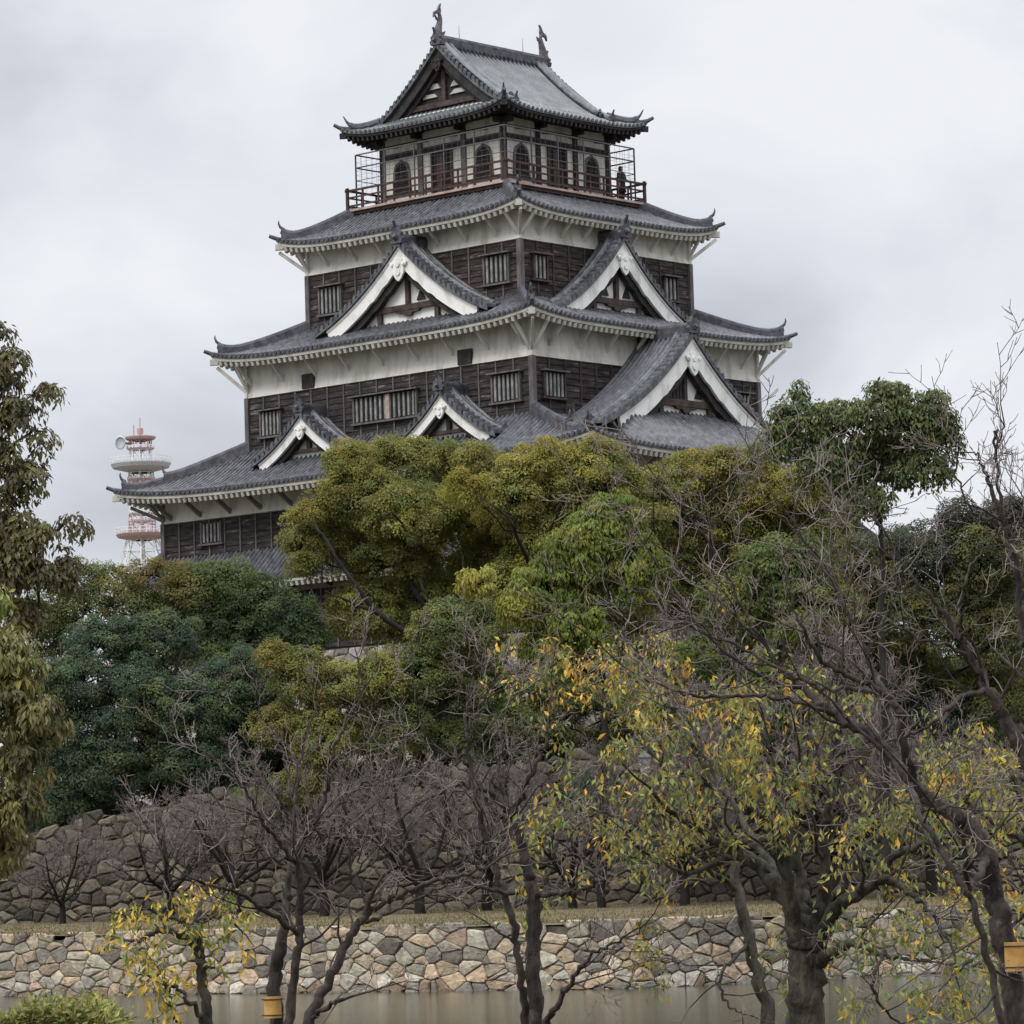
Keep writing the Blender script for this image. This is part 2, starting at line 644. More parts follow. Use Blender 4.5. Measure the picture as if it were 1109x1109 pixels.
def pal_up(rng, u, v):
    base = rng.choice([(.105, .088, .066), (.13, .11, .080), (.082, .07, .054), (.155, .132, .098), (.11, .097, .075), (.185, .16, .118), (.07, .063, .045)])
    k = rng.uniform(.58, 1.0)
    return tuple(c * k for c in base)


def pal_base(rng, u, v):
    base = rng.choice([(.22, .19, .155), (.27, .235, .20), (.18, .16, .135), (.30, .265, .235)])
    k = rng.uniform(.8, 1.1)
    return tuple(c * k for c in base)


sub = [p for p in EDGE[1:5]]
ext = [(sub[0][0] - 14, sub[0][1] + 3.0)] + sub + [(sub[-1][0] + 14, sub[-1][1] + 5.0)]
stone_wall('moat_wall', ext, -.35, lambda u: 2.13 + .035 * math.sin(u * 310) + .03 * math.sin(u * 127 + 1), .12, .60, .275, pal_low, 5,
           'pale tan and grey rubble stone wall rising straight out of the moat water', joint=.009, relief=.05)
UPW = [(-40, 144), (-22, 141), (-4, 139.5), (1.5, 139), (6, 137.5), (14, 136.5), (24, 138), (40, 141)]
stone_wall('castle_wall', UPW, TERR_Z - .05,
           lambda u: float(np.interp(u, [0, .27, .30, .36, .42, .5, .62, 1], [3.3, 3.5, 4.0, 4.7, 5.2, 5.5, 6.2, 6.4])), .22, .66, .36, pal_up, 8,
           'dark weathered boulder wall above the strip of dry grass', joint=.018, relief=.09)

# ------------------------------------------------------------------ THE CASTLE TOWER
TH = math.radians(48.331)
ZB = 10.4                                    # fitted height of the stone base top above the camera
castle = empty('castle_tower', (-.2596, 175.0, CAM_Z + ZB), TH)
tag(castle, 'five storey Japanese castle keep with grey tiled roofs and white gables', 'castle')


def frame(side):
    """side frame: (s to the right seen from outside, d outwards, z) -> castle coordinates"""
    z_ = lambda z: z - ZB
    if side == 'L':
        return lambda s, d, z: (-d, -s, z_(z))
    if side == 'R':
        return lambda s, d, z: (s, -d, z_(z))
    if side == 'BL':
        return lambda s, d, z: (-s, d, z_(z))
    return lambda s, d, z: (d, s, z_(z))


SIDES = ('L', 'R', 'BL', 'BR')


def hd(side, a, b):
    """half length and distance for a side of the rectangle |y|<=a, |x|<=b"""
    return (a, b) if side in ('L', 'BR') else (b, a)


TP = .29                                     # spacing of the round tiles


def tile_profile(lo, hi):
    """positions along the eave and height offsets of the pan-and-roll tiling"""
    n = max(1, int(round((hi - lo) / TP)))
    st = (hi - lo) / n
    out = []
    for i in range(n):
        c = lo + (i + .5) * st
        for q, h in ((-.5, -.02), (-.29, -.01), (-.24, .06), (-.12, .11), (0, .125), (.12, .11), (.24, .06), (.29, -.01)):
            out.append((c + q * st, h))
    out.append((hi, 0))
    return out, [lo + (i + .5) * st for i in range(n)]


def skirt_roof(name, ai, bi, zi, ao, bo, ze, up, white=True, sides=SIDES, struts=True, wall=None, band_z=None, rows=9,
               hip_split=False):
    root = empty(name, (0, 0, 0), 0, castle)
    tiles, caps, raft, soff, fascia = MB(), MB(), MB(), MB(), MB()

    def surf(side):
        hi_, di = hd(side, ai, bi)
        ho, do = hd(side, ao, bo)

        def z_at(s, t):
            lim = hi_ + (ho - hi_) * t
            c = min(abs(s) / ho, 1.0)
            return zi + (ze - zi) * (1 - max(0.0, 1 - t) ** 1.22) + up * c ** 5 * t ** 1.5

        def tmin(s):
            return 0.0 if abs(s) <= hi_ else min(1.0, (abs(s) - hi_) / (ho - hi_))
        return hi_, di, ho, do, z_at, tmin

    for side in sides:
        fr = frame(side)
        for m_ in (tiles, caps, raft, soff, fascia):
            m_.fr = fr
        hi_, di, ho, do, z_at, tmin = surf(side)
        prof, centres = tile_profile(-ho, ho)
        cols = []
        for s, h in prof:
            t0 = tmin(s)
            col = []
            for k in range(rows + 1):
                t = t0 + (1 - t0) * k / rows
                col.append((s, di + (do - di) * t, z_at(s, t) + h))
            cols.append(col)
        tiles.grid(cols)
        # front edge: drop below the tiles, then the round end caps
        edge = [(s, do, z_at(s, 1) + h) for s, h in prof]
        low = [(s, do - .01, z_at(s, 1) - .10) for s, h in prof]
        tiles.grid([low, edge])
        for c in centres:
            z = z_at(c, 1)
            ring = [(c + .085 * math.cos(q * math.pi / 4), do + .04, z + .03 + .085 * math.sin(q * math.pi / 4)) for q in range(8)]
            back = [(p[0], do - .06, p[2]) for p in ring]
            caps.poly(ring[::-1])
            n0 = len(caps.v)
            caps.v += [caps.P(p) for p in ring + back]
            for q in range(8):
                caps.f.append((n0 + q, n0 + (q + 1) % 8, n0 + 8 + (q + 1) % 8, n0 + 8 + q))
        # pale fascia board under the tiles following the upturn
        ss = np.linspace(-ho + .04, ho - .04, 60)
        f0 = [(s, do - .05, z_at(s, 1) - .10) for s in ss]
        f1 = [(s, do - .07, z_at(s, 1) - .24) for s in ss]
        f2 = [(s, do - .30, z_at(s, 1) - .24) for s in ss]
        fascia.grid([f2, f1, f0])
        # soffit
        wh, wd = hd(side, *(wall or (ai, bi)))
        sl = .34
        so = [(s, do - .06, z_at(s, 1) - .2) for s in ss]
        si = [(s * (wh + .02) / ho, wd - .02, ze - .24 + sl * (do - wd)) for s in ss]
        soff.grid([si, so])
        # rafters with their square ends showing
        nr = int(2 * ho / .34)
        for i in range(nr):
            s = -ho + .17 + (2 * ho - .34) * i / (nr - 1)
            z = z_at(s, 1) - .36
            inner = max(wd - .05, do - (ho - abs(s)) - .25) if abs(s) > wh else wd - .05
            if do - inner < .15:
                continue
            rise = sl * (do - inner)
            raft.bar((s, do - .1, z), (s if abs(s) <= wh else s, inner, z + min(rise, .34 * (do - wd)) + (0 if abs(s) <= wh else 0)), .15, .19)
    ew = M['eave_white'] if white else M['dark_timber']
    tiles.fr = caps.fr = raft.fr = None
    tiles.build('tile_slope', M['tile'], root, smooth=True)
    caps.build('eave_tile', M['ridge'], root)
    fascia.build('fascia', ew, root)
    soff.build('soffit', ew, root)
    raft.build('rafter', ew, root)
    # hip ridges
    for sx, sy in ((-1, -1), (-1, 1), (1, -1), (1, 1)):
        m_ = MB()
        npt = 12
        lim_t = .93
        for lo, hi, hgt, w in (((0, .62, .46, .32), (.58, lim_t, .38, .28)) if hip_split else ((0, lim_t, .42, .30),)):
            top, bot = [], []
            for k in range(npt + 1):
                t = lo + (hi - lo) * k / npt
                x = sx * (bi + (bo - bi) * t)
                y = sy * (ai + (ao - ai) * t)
                z = zi + (ze - zi) * (1 - max(0.0, 1 - t) ** 1.22) + up * t ** 1.5 * min(1, t) ** 4 - ZB
                kick = .14 * max(0, (t - hi + .25 * (hi - lo)) / (.25 * (hi - lo))) ** 2 * (1 if hi == lim_t else .6)
                bot.append((x, y, z))
                top.append((x, y, z + hgt + kick))
            dx, dy = sx * (bo - bi), sy * (ao - ai)
            ll = math.hypot(dx, dy)
            nx, ny = -dy / ll * w / 2, dx / ll * w / 2
            for q in (1, -1):
                m_.grid([[(p[0] + nx * q, p[1] + ny * q, p[2] - .1) for p in bot],
                         [(p[0] + nx * q * 1.0, p[1] + ny * q * 1.0, p[2] - .06) for p in top]])
            m_.tube([(p[0], p[1], p[2] - .05) for p in top], w * .5, 8)
            # end plate and horn
            p, b = top[-1], bot[-1]
            ux, uy = dx / ll, dy / ll
            m_.poly([(b[0] + nx, b[1] + ny, b[2] - .15), (b[0] - nx, b[1] - ny, b[2] - .15), (p[0] - nx * 1.2, p[1] - ny * 1.2, p[2] + .02),
                     (p[0] + nx * 1.2, p[1] + ny * 1.2, p[2] + .02)])
            m_.tube([(p[0] - ux * .12, p[1] - uy * .12, p[2]), (p[0] + ux * .05, p[1] + uy * .05, p[2] + .13),
                     (p[0] + ux * .12, p[1] + uy * .12, p[2] + .30), (p[0] + ux * .10, p[1] + uy * .10, p[2] + .42)],
                    [.09, .07, .045, .02], 6)
        # long corner roll tile pointing out past the eave
        t0 = .9
        x0, y0 = sx * (bi + (bo - bi) * t0), sy * (ai + (ao - ai) * t0)
        z1 = ze + up - ZB
        m_.tube([(x0, y0, z1 - .04), (sx * bo, sy * ao, z1 + .06), (sx * (bo + .22), sy * (ao + .22), z1 + .18)],
                [.1, .1, .085], 8)
        m_.build('hip_ridge', M['ridge'], root, smooth=False)
        # corner beam end under the eave
        c = MB()
        c.bar((sx * (bo - 1.3), sy * (ao - 1.3), z1 - .30), (sx * (bo + .03), sy * (ao + .03), z1 - .36), .26, .26)
        c.build('corner_beam', ew, root)
    return root, surf


def struts(side, a, b, z0, z1, reach, n_or_list, mat, parent=None, w=.11):
    h, d = hd(side, a, b)
    lst = n_or_list
    for s in lst:
        m_ = MB(frame(side))
        m_.bar((s, d - .02, z0), (s, d + reach, z1), w, w * 1.3)
        m_.build('eave_strut', mat, parent or castle)


def corner_struts(a, b, z0, z1, reach, mat):
    for sx, sy in ((-1, -1), (-1, 1), (1, -1)):
        m_ = MB()
        m_.bar((sx * b, sy * a, z0 - ZB), (sx * (b + reach), sy * (a + reach), z1 - ZB), .12, .15)
        m_.bar((sx * b, sy * (a - .05), z0 - ZB), (sx * (b + reach * .9), sy * (a - .1), z1 - ZB), .1, .12)
        m_.bar((sx * (b - .05), sy * a, z0 - ZB), (sx * (b - .1), sy * (a + reach * .9), z1 - ZB), .1, .12)
        m_.bar((sx * (b + .04), sy * (a + .04), z0 - ZB - .2), (sx * (b + .04), sy * (a + .04), z1 - ZB + .1), .16, .16)
        m_.build('corner_strut', mat, castle)


def board_wall(a, b, z0, z1, mats, bh=.27, battens=1.0):
    rng = random.Random(int(a * 100))
    for side in SIDES:
        h, d = hd(side, a, b)
        m_ = MB(frame(side))
        n = int(round((z1 - z0) / bh))
        st = (z1 - z0) / n
        rows = []
        for i in range(n):
            zt, zb_ = z1 - i * st, z1 - (i + 1) * st
            # boards are cut in lengths with slightly uneven laps
            s = -h
            while s < h - .01:
                e_ = min(h, s + rng.uniform(1.6, 3.2))
                j0, j1 = rng.uniform(-.012, .012), rng.uniform(-.012, .012)
                o_ = rng.uniform(.028, .05)
                m_.poly([(s, d + .004, zt), (e_, d + .004, zt), (e_, d + o_, zb_ + j1), (s, d + o_, zb_ + j0)][::-1])
                m_.poly([(s, d + o_, zb_ + j0), (e_, d + o_, zb_ + j1), (e_, d - .03, zb_ + j1), (s, d - .03, zb_ + j0)][::-1])
                s = e_
        o = m_.build('board_cladding', mats[side] if isinstance(mats, dict) else mats, castle)
        bt = MB(frame(side))
        nb = int(2 * h / battens)
        for i in range(1, nb):
            s = -h + 2 * h * i / nb
            bt.box((s - .035, d + .02, z0), (s + .035, d + .075, z1))
        bt.build('batten', M['post'] if side != 'R' else M['timber'], o)
    m_ = MB()
    for sx, sy in ((-1, -1), (-1, 1), (1, -1), (1, 1)):
        m_ = MB()
        m_.box((sx * b - .12 + sx * .03, sy * a - .12 + sy * .03, z0 - ZB), (sx * b + .12 + sx * .03, sy * a + .12 + sy * .03, z1 - ZB))
        m_.build('corner_post', M['post'], castle)
    c = MB()
    c.box((-b + .01, -a + .01, z0 - ZB - .3), (b - .01, a - .01, z1 - ZB + .02))
    c.build('wall_core', M['dark_timber'], castle)


def plaster_band(a, b, z0, z1, mat=None, flare=.09):
    """white band under the eaves, its foot flared out over a small ledge"""
    m_ = MB()
    prof_ = [(.0, z1), (.005, z0 + .55), (.035, z0 + .28), (flare, z0 + .03), (flare + .01, z0), (0, z0 - .02)]
    loops = []
    for o, z in prof_:
        loops.append([(-b - o, -a - o, z - ZB), (b + o, -a - o, z - ZB), (b + o, a + o, z - ZB), (-b - o, a + o, z - ZB), (-b - o, -a - o, z - ZB)])
    m_.grid(loops)
    return m_.build('plaster_band', mat or M['plaster'], castle)


def window(side, a, b, s0, s1, z0, z1, nb=6, hood=True, mullions=()):
    h, d = hd(side, a, b)
    fr = frame(side)
    root = empty('barred_window', fr((s0 + s1) / 2, d, z0), 0, castle)
    inv = Vector(root.location)

    def fr2(s, dd, z):
        p = fr(s, dd, z)
        return (p[0] - inv[0], p[1] - inv[1], p[2] - inv[2])
    m_ = MB(fr2)
    m_.box((s0, d + .02, z0), (s1, d + .075, z1))
    m_.build('opening', M['void'], root)
    m_ = MB(fr2)
    for i in range(nb):
        c = s0 + (s1 - s0) * (i + .5) / nb
        m_.box((c - .055, d + .06, z0), (c + .055, d + .13, z1))
    m_.build('window_bars', M['bars'], root)
    m_ = MB(fr2)
    m_.box((s0 - .09, d + .02, z0 - .1), (s0, d + .16, z1 + .08))
    m_.box((s1, d + .02, z0 - .1), (s1 + .09, d + .16, z1 + .08))
    m_.box((s0 - .2, d + .02, z0 - .14), (s1 + .2, d + .2, z0 - .05))
    m_.build('window_frame', M['post'] if side != 'R' else M['timber'], root)
    for c in mullions:
        m_ = MB(fr2)
        m_.box((c - .12, d + .02, z0 - .02), (c + .12, d + .17, z1 + .02))
        m_.build('mullion', M['floor_edge'], root)
    if hood:
        m_ = MB(fr2)
        m_.bar((s0 - .22, d + .17, z1 + .1), (s1 + .22, d + .17, z1 + .1), .3, .06)
        m_.build('hood', M['post'], root)


def ornament(m_, p, fwd, side_v, sc=1.0, horn=True):
    """ridge-end tile: shouldered plate with side curls and a rising horn"""
    p, f, s = Vector(p), Vector(fwd), Vector(side_v)
    up = Vector((0, 0, 1))
    out = [(-.34, -.22), (-.40, .0), (-.30, .10), (-.34, .26), (-.20, .34), (-.12, .50), (0, .56), (.12, .50), (.20, .34), (.34, .26), (.30, .10),
           (.40, 0), (.34, -.22)]
    for dd in (0,):
        n0 = len(m_.v)
        for off in (-.09, .09):
            for x, z in out:
                m_.v.append(tuple(p + s * x * sc + up * z * sc + f * off * sc))
        n = len(out)
        m_.f.append(tuple(range(n0 + n, n0 + 2 * n)))
        m_.f.append(tuple(range(n0, n0 + n))[::-1])
        for i in range(n):
            j = (i + 1) % n
            m_.f.append((n0 + i, n0 + j, n0 + n + j, n0 + n + i))
    m_.tube([p + up * .05 * sc + f * .05 * sc, p + up * .12 * sc + f * .22 * sc], [.17 * sc, .10 * sc], 8)
    if horn:
        m_.tube([p + up * .45 * sc, p + up * .62 * sc + f * .12 * sc, p + up * .80 * sc + f * .2 * sc], [.10 * sc, .08 * sc, .065 * sc], 7)


def pendant(m_, c, zc, d0, sc):
    """carved gable pendant: shield with scrolls on either side"""
    pts = [(0, -.52), (.16, -.40), (.30, -.18), (.33, .02), (.28, .12), (.42, .16), (.50, .30), (.42, .38), (.30, .32), (.22, .30), (.20, .44), (.08, .52),
           (0, .46)]
    pts = pts + [(-x, z) for x, z in reversed(pts[1:-1])]
    m_.prism([(c + x * sc, zc + z * sc) for x, z in pts], d0, d0 + .1)
    for x, z, r in ((0, .22, .12), (-.33, .26, .08), (.33, .26, .08), (0, -.12, .15)):
        ring = [(c + (x + r * math.cos(q * math.pi / 4)) * sc, zc + (z + r * math.sin(q * math.pi / 4)) * sc) for q in range(8)]
        m_.prism(ring, d0 + .1, d0 + .15)


def gable(name, side, s0, dp, W, zr, zf, d_back, bw, ridge_h=.42, white=True, power=1.35, foot=.93, detail='full', label=None,
          rakef=None, tmat='tile', over=.55, wall_mat='white', x_end=1.0, pent=None, dark=False):
    """triangular dormer gable with curved rakes, bargeboards, pendant and a framed plaster infill"""
    fr = frame(side)
    root = empty(name, (0, 0, 0), 0, castle)
    if label:
        root['label'] = label
    rake = rakef or (lambda x: zf + (zr - zf) * (.60 * (1 - x) + .40 * max(0.0, 1 - x) ** 2.1))
    front = dp + over
    NR = 16
    # --- roof planes, tile rolls running down from the ridge
    t = MB(fr)
    prof_, centres = tile_profile(d_back, front - .62)
    for sg in (-1, 1):
        cols = []
        for dd, h in prof_:
            cols.append([(s0 + sg * W * x_end * k / NR, dd, rake(x_end * k / NR) + h) for k in range(NR + 1)])
        t.grid(cols if sg > 0 else cols[::-1])
        # underside
        t.grid([[(s0 + sg * W * x_end * k / NR, dd, rake(x_end * k / NR) - .12) for k in range(NR + 1)] for dd in (d_back, front - .02)])
    t.build('gable_tiles', M[tmat], root, smooth=True)
    # --- verge: short rolls side by side stepping down the rake
    v_ = MB(fr)
    for sg in (-1, 1):
        L_ = [0]
        for k in range(1, 201):
            x0, x1 = (k - 1) / 200, k / 200
            L_.append(L_[-1] + math.hypot(W / 200, rake(x1) - rake(x0)))
        n = int(L_[-1] / .31)
        pts = []
        for i in range(n):
            for q, hh in ((0, -.09), (.16, -.06), (.24, .12), (.40, .18), (.60, .18), (.76, .12), (.84, -.06)):
                l_ = (i + q) * L_[-1] / n
                x = np.interp(l_, L_, np.linspace(0, 1, 201)) * x_end
                pts.append((x, hh + .04))
        pts.append((x_end, .04))
        g0 = [(s0 + sg * W * x, front, rake(x) + h) for x, h in pts]
        g1 = [(s0 + sg * W * x, front - .62, rake(x) + h) for x, h in pts]
        gl = [(s0 + sg * W * x, front, rake(x) - .14) for x, h in pts]
        v_.grid([g1, g0, gl] if sg > 0 else [gl, g0, g1])
    v_.build('verge_tiles', M['tile'], root)
    # --- descending ridge just behind the verge
    k_ = MB(fr)
    for sg in (-1, 1):
        path = [(s0 + sg * W * x, front - .80, rake(x) + .16) for x in np.linspace(.02, .97 * x_end, 14)]
        k_.tube(path, .15, 8)
        path = [(s0 + sg * W * x, front - .66, rake(x) + .13) for x in np.linspace(.0, .99 * x_end, 14)]
        k_.tube(path, .09, 6)
    k_.build('descending_ridge', M['tile'], root, smooth=True)
    # --- main ridge
    r_ = MB(fr)
    zt = rake(0)
    r_.box((s0 - .17, d_back - .2, zt - .1), (s0 + .17, front - .12, zt + ridge_h * .72))
    r_.tube([(s0, d_back - .2, zt + ridge_h * .74), (s0, front - .05, zt + ridge_h * .74)], .15, 8)
    r_.build('gable_ridge', M['ridge'], root)
    f3 = Vector(fr(0, 1, 0)) - Vector(fr(0, 0, 0))
    s3 = Vector(fr(1, 0, 0)) - Vector(fr(0, 0, 0))
    o_ = MB()
    ornament(o_, fr(s0, front - .02, zt + ridge_h * .45), f3, s3, 1.0 if bw > .5 else .8)
    o_.build('ridge_end_tile', M['ridge'], root)
    for sg in (-1, 1):
        o_ = MB()
        ornament(o_, fr(s0 + sg * W * .985 * x_end, front - .72, rake(.985 * x_end) + .16), (s3 * sg * .8 + f3 * .6).normalized(),
                 (f3 * sg * .8 - s3 * .6).normalized(), .55, horn=False)
        o_.build('ridge_end_tile', M['ridge'], root)
    # --- bargeboards
    wm = M['white'] if white else M['dark_timber']
    xs_ = np.linspace(0, foot, 18)
    b_ = MB(fr)
    b2 = MB(fr)
    for sg in (-1, 1):
        def lower(x, w):
            x2 = min(x + 1e-3, 1)
            sl = abs(rake(x2) - rake(max(x2 - 2e-3, 0))) / (2e-3 * W)
            return w * math.sqrt(1 + min(sl, 1.6) ** 2) * (1 + .10 * (x / foot) ** 3)
        up_ = [(s0 + sg * W * x, rake(x) - .15) for x in xs_]
        lo_ = [(s0 + sg * W * max(0, x - (0.035 if x > .8 else 0)), rake(x) - .15 - lower(x, bw)) for x in xs_]
        if bw > .5:
            lo_ = [(p[0], p[1] + .05 * math.sin(i * 1.9) * (1 if 2 < i < 8 else 0)) for i, p in enumerate(lo_)]
        for i in range(len(xs_) - 1):
            q = [up_[i], up_[i + 1], lo_[i + 1], lo_[i]]
            b_.prism(q if sg < 0 else q[::-1], front - .28, front - .14)
        lo2 = [(p[0], p[1] - bw * .62) for p in lo_]
        for i in range(len(xs_) - 2):
            q = [lo_[i], lo_[i + 1], lo2[i + 1], lo2[i]]
            b2.prism(q if sg < 0 else q[::-1], front - .62, front - .34)
        # raised moulding along the top edge of the board
        md = [(p[0], p[1] - .10 * bw / .6 - .02) for p in up_]
        for i in range(len(xs_) - 1):
            q = [up_[i], up_[i + 1], md[i + 1], md[i]]
            b_.prism(q if sg < 0 else q[::-1], front - .14, front - .10)
    b_.build('bargeboard', wm, root)
    b2.build('shaded_inner_board', M['dark_timber'], root)  # inner board, its dark colour standing for the shadow under the rake
    pz = rake(0) - .15 - bw * 1.55
    if detail == 'full':
        p_ = MB(fr)
        pendant(p_, s0, pz - .12, front - .12, 1.02 if bw > .55 else .66)
        p_.build('pendant', wm, root)
    # --- infill: plaster, tie beam, king post, small louvres
    wd = dp - .18
    i_ = MB(fr)
    xs2 = np.linspace(-.92, .92, 25)
    top_ = [(s0 + W * x, wd, rake(abs(x)) - .2) for x in xs2]
    bot_ = [(s0 + W * x, wd, zf - .9) for x in xs2]
    i_.grid([top_, bot_])
    i_.build('infill', M[wall_mat], root)
    tb = MB(fr)
    H = rake(0) - zf
    zb_ = zf + H * (.20 if pent else .13)
    def halfw(z):
        xs3 = np.linspace(0, 1, 60)
        zz = [rake(x) - .15 - bw * 1.2 for x in xs3]
        for x, q in zip(xs3, zz):
            if q < z:
                return W * x
        return W
    hw = halfw(zb_ + .1)
    tb.box((s0 - hw, wd, zb_), (s0 + hw, wd + .2, zb_ + .075 * H))
    tb.box((s0 - .11, wd, zb_), (s0 + .11, wd + .17, rake(0) - .6))
    if detail == 'full' and bw > .5:
        for sg in (-1, 1):
            tb.box((s0 + sg * hw * .72 - .12, wd, zf - .3), (s0 + sg * hw * .72 + .12, wd + .16, zb_ + .02))
            tb.bar((s0 + sg * hw * .98, wd + .12, zb_ + .1), (s0 + sg * .35, wd + .12, rake(0) - bw * 2.1), .16, .16)
        # carved hump bracket under the tie beam
        tb.prism([(s0 - .8, zb_ + .02), (s0 - .65, zb_ - .1), (s0 - .3, zb_ - .12), (s0 - .18, zb_ - .26), (s0 + .18, zb_ - .26), (s0 + .3, zb_ - .12),
                  (s0 + .65, zb_ - .1), (s0 + .8, zb_ + .02)], wd, wd + .18)
    tb.build('gable_timber', M['timber'], root)
    if dark:
        dk = MB(fr)
        dk.prism([(s0 - 1.15, zb_ + .1), (s0 + .2, zb_ + .1), (s0 + .2, zb_ + .34 * H), (s0 - .3, zb_ + .38 * H), (s0 - 1.15, zb_ + .22 * H)][::-1], wd, wd + .1)
        for q in np.linspace(-1.05, .1, 6):
            dk.box((s0 + q - .03, wd + .1, zb_ + .1), (s0 + q + .03, wd + .14, zb_ + .24 * H))
        dk.build('dark_panel', M['dark_timber'], root)
    if pent:
        zt_, do_, zo_ = pent
        pm = MB(fr)
        pf, _c = tile_profile(s0 - W * .97, s0 + W * .97)
        main = lambda dd: 18.98 - .335 * (dd - 11.1)
        pm.grid([[(s, wd + (do_ - wd) * k / 6, main(wd + (do_ - wd) * k / 6) + .03 - .25 * (k == 6) + (zt_ - main(wd)) * (1 - k / 6)
                   * min(1, max(0, (W * .97 - abs(s - s0)) / 1.1)) + h) for k in range(7)] for s, h in pf])
        pm.build('pent_tiles', M['tile'], root, smooth=True)
    lv = MB(fr)
    zl = zb_ + .075 * H + .12
    for sg in ((1,) if side == 'L' else (-1, 1)):
        if bw > .5:
            c = s0 + sg * (1.0 if dark else .75)
            if dark and sg < 0:
                continue
            lv = MB(fr)
            lv.prism([(c - .26, zl), (c + .26, zl), (c, zl + .5)][::-1], wd, wd + .08)
            lv.build('louvre', M['dark_timber'], root)
    return root


# --- stone base
bp_a, bp_b = 13.35, 9.35
grow = 3.0
base_loop = [(-bp_b - grow, -bp_a - grow), (bp_b + grow, -bp_a - grow), (bp_b + grow, bp_a + grow), (-bp_b - grow, bp_a + grow),
             (-bp_b - grow, -bp_a - grow)]
stone_wall('stone_base', base_loop, -7.6, lambda u: 7.5, grow / 7.6, 1.1, .7, pal_base, 21, None, parent=castle, joint=.03, relief=.12,
           closed=True, curve=.8)

S5, S4, S3, S2 = (3.73, 3.58), (6.51, 5.84), (8.70, 7.78), (13.1, 9.1)
# --- storey walls
board_wall(*S2, 10.4, 13.1, M['board'])
plaster_band(*S2, 13.1, 13.9, M['lattice'], .06)
board_wall(*S2, 14.9, 16.78, M['board'])
plaster_band(*S2, 16.78, 18.0)
board_wall(*S3, 19.0, 22.28, {'L': M['board'], 'R': M['board'], 'BL': M['board'], 'BR': M['board']})
plaster_band(*S3, 22.28, 24.3)
board_wall(*S4, 24.9, 27.87, {'L': M['board_red'], 'R': M['board_red'], 'BL': M['board'], 'BR': M['board']})
plaster_band(*S4, 27.87, 29.6)

# --- skirt roofs
skirt_roof('first_roof', 13.1, 9.1, 15.1, 14.6, 10.7, 13.62, .4, wall=S2)
skirt_roof('second_roof', 8.7, 7.78, 19.8, 14.6, 10.9, 17.82, .55, wall=S2, rows=12, hip_split=True)
skirt_roof('third_roof', 6.51, 5.84, 25.35, 9.86, 9.0, 23.92, .42, wall=S3)
skirt_roof('fourth_roof', 4.7, 4.6, 30.5, 7.5, 6.93, 29.13, .46, wall=S4)

struts('L', *S4, 28.15, 28.95, .75, [x for x in (-5.2, -3.4, -1.7, 0, 1.7, 3.4, 5.2)], M['plaster'])
struts('R', *S4, 28.15, 28.95, .75, [-4.6, -3.1, -1.6, 0, 1.6, 3.1, 4.6], M['plaster'])
struts('L', *S3, 22.85, 23.75, .85, [-8.5 + 2.1 * k for k in range(9)], M['plaster'])
struts('R', *S3, 22.85, 23.75, .85, [-6.6 + 1.9 * k for k in range(8)], M['plaster'])
struts('L', *S2, 16.95, 17.55, .95, [-12.6 + 1.97 * k for k in range(14)], M['lattice'], w=.14)
struts('R', *S2, 16.95, 17.55, .95, [-7.9 + 1.97 * k for k in range(9)], M['lattice'], w=.14)
struts('L', *S2, 13.2, 13.5, .8, [-11.8 + 2.36 * k for k in range(11)], M['dark_timber'], w=.14)
corner_struts(*S4, 28.0, 29.0, .95, M['plaster'])
corner_struts(*S3, 22.5, 23.75, 1.0, M['plaster'])
corner_struts(*S2, 16.9, 17.6, 1.1, M['lattice'])

# --- windows (side, storey rect, s range, z range)
window('L', *S4, -5.72, -4.42, 26.0, 27.15, 5)
window('L', *S4, 4.5, 5.85, 26.1, 27.25, 5)
window('R', *S4, -5.05, -4.25, 26.2, 27.2, 3)
window('R', *S4, 3.95, 4.8, 26.1, 27.05, 3)
window('L', *S3, -7.8, -6.6, 20.45, 21.5, 5)
window('L', *S3, -1.85, 1.9, 20.45, 21.5, 13, mullions=(.22,))
window('L', *S3, 6.5, 8.0, 20.5, 21.6, 6)
window('R', *S3, -7.1, -5.85, 20.6, 21.6, 5)
window('R', *S3, 5.9, 7.1, 20.6, 21.6, 5)
window('L', *S2, -10.5, -9.3, 15.7, 16.55, 5, hood=False)
for s0_, s1_ in ((-5.1, -4.35), (4.5, 5.3)):
    m_ = MB(frame('L'))
    m_.box((s0_, 7.7, 22.32), (s1_, 7.93, 22.98))
    m_.build('loophole', M['dark_timber'], castle)

# --- dormer gables
gable('dormer_gable', 'L', .85, 7.15, 4.95, 28.25, 24.85, 5.84, .60, x_end=1.07)['label'] = 'white gable centred on the third roof of the long face'
gable('dormer_gable', 'R', -.4, 7.45, 4.35, 28.3, 24.85, 6.51, .60, x_end=1.07)['label'] = 'tall white gable on the third roof of the short face'
gable('dormer_gable', 'L', -3.75, 9.0, 2.95, 21.0, 19.0, 7.78, .40, x_end=1.07)['label'] = 'small gable at the far end of the second roof'
gable('dormer_gable', 'L', 4.8, 9.0, 3.0, 21.05, 18.95, 7.78, .40, x_end=1.07)['label'] = 'small gable just above the treetop'
gable('great_gable', 'R', -.5, 11.25, 5.5, 23.5, 19.5, 8.7, .70, power=1.4, ridge_h=.5, pent=(19.95, 13.6, 18.12), dark=True, x_end=1.17)

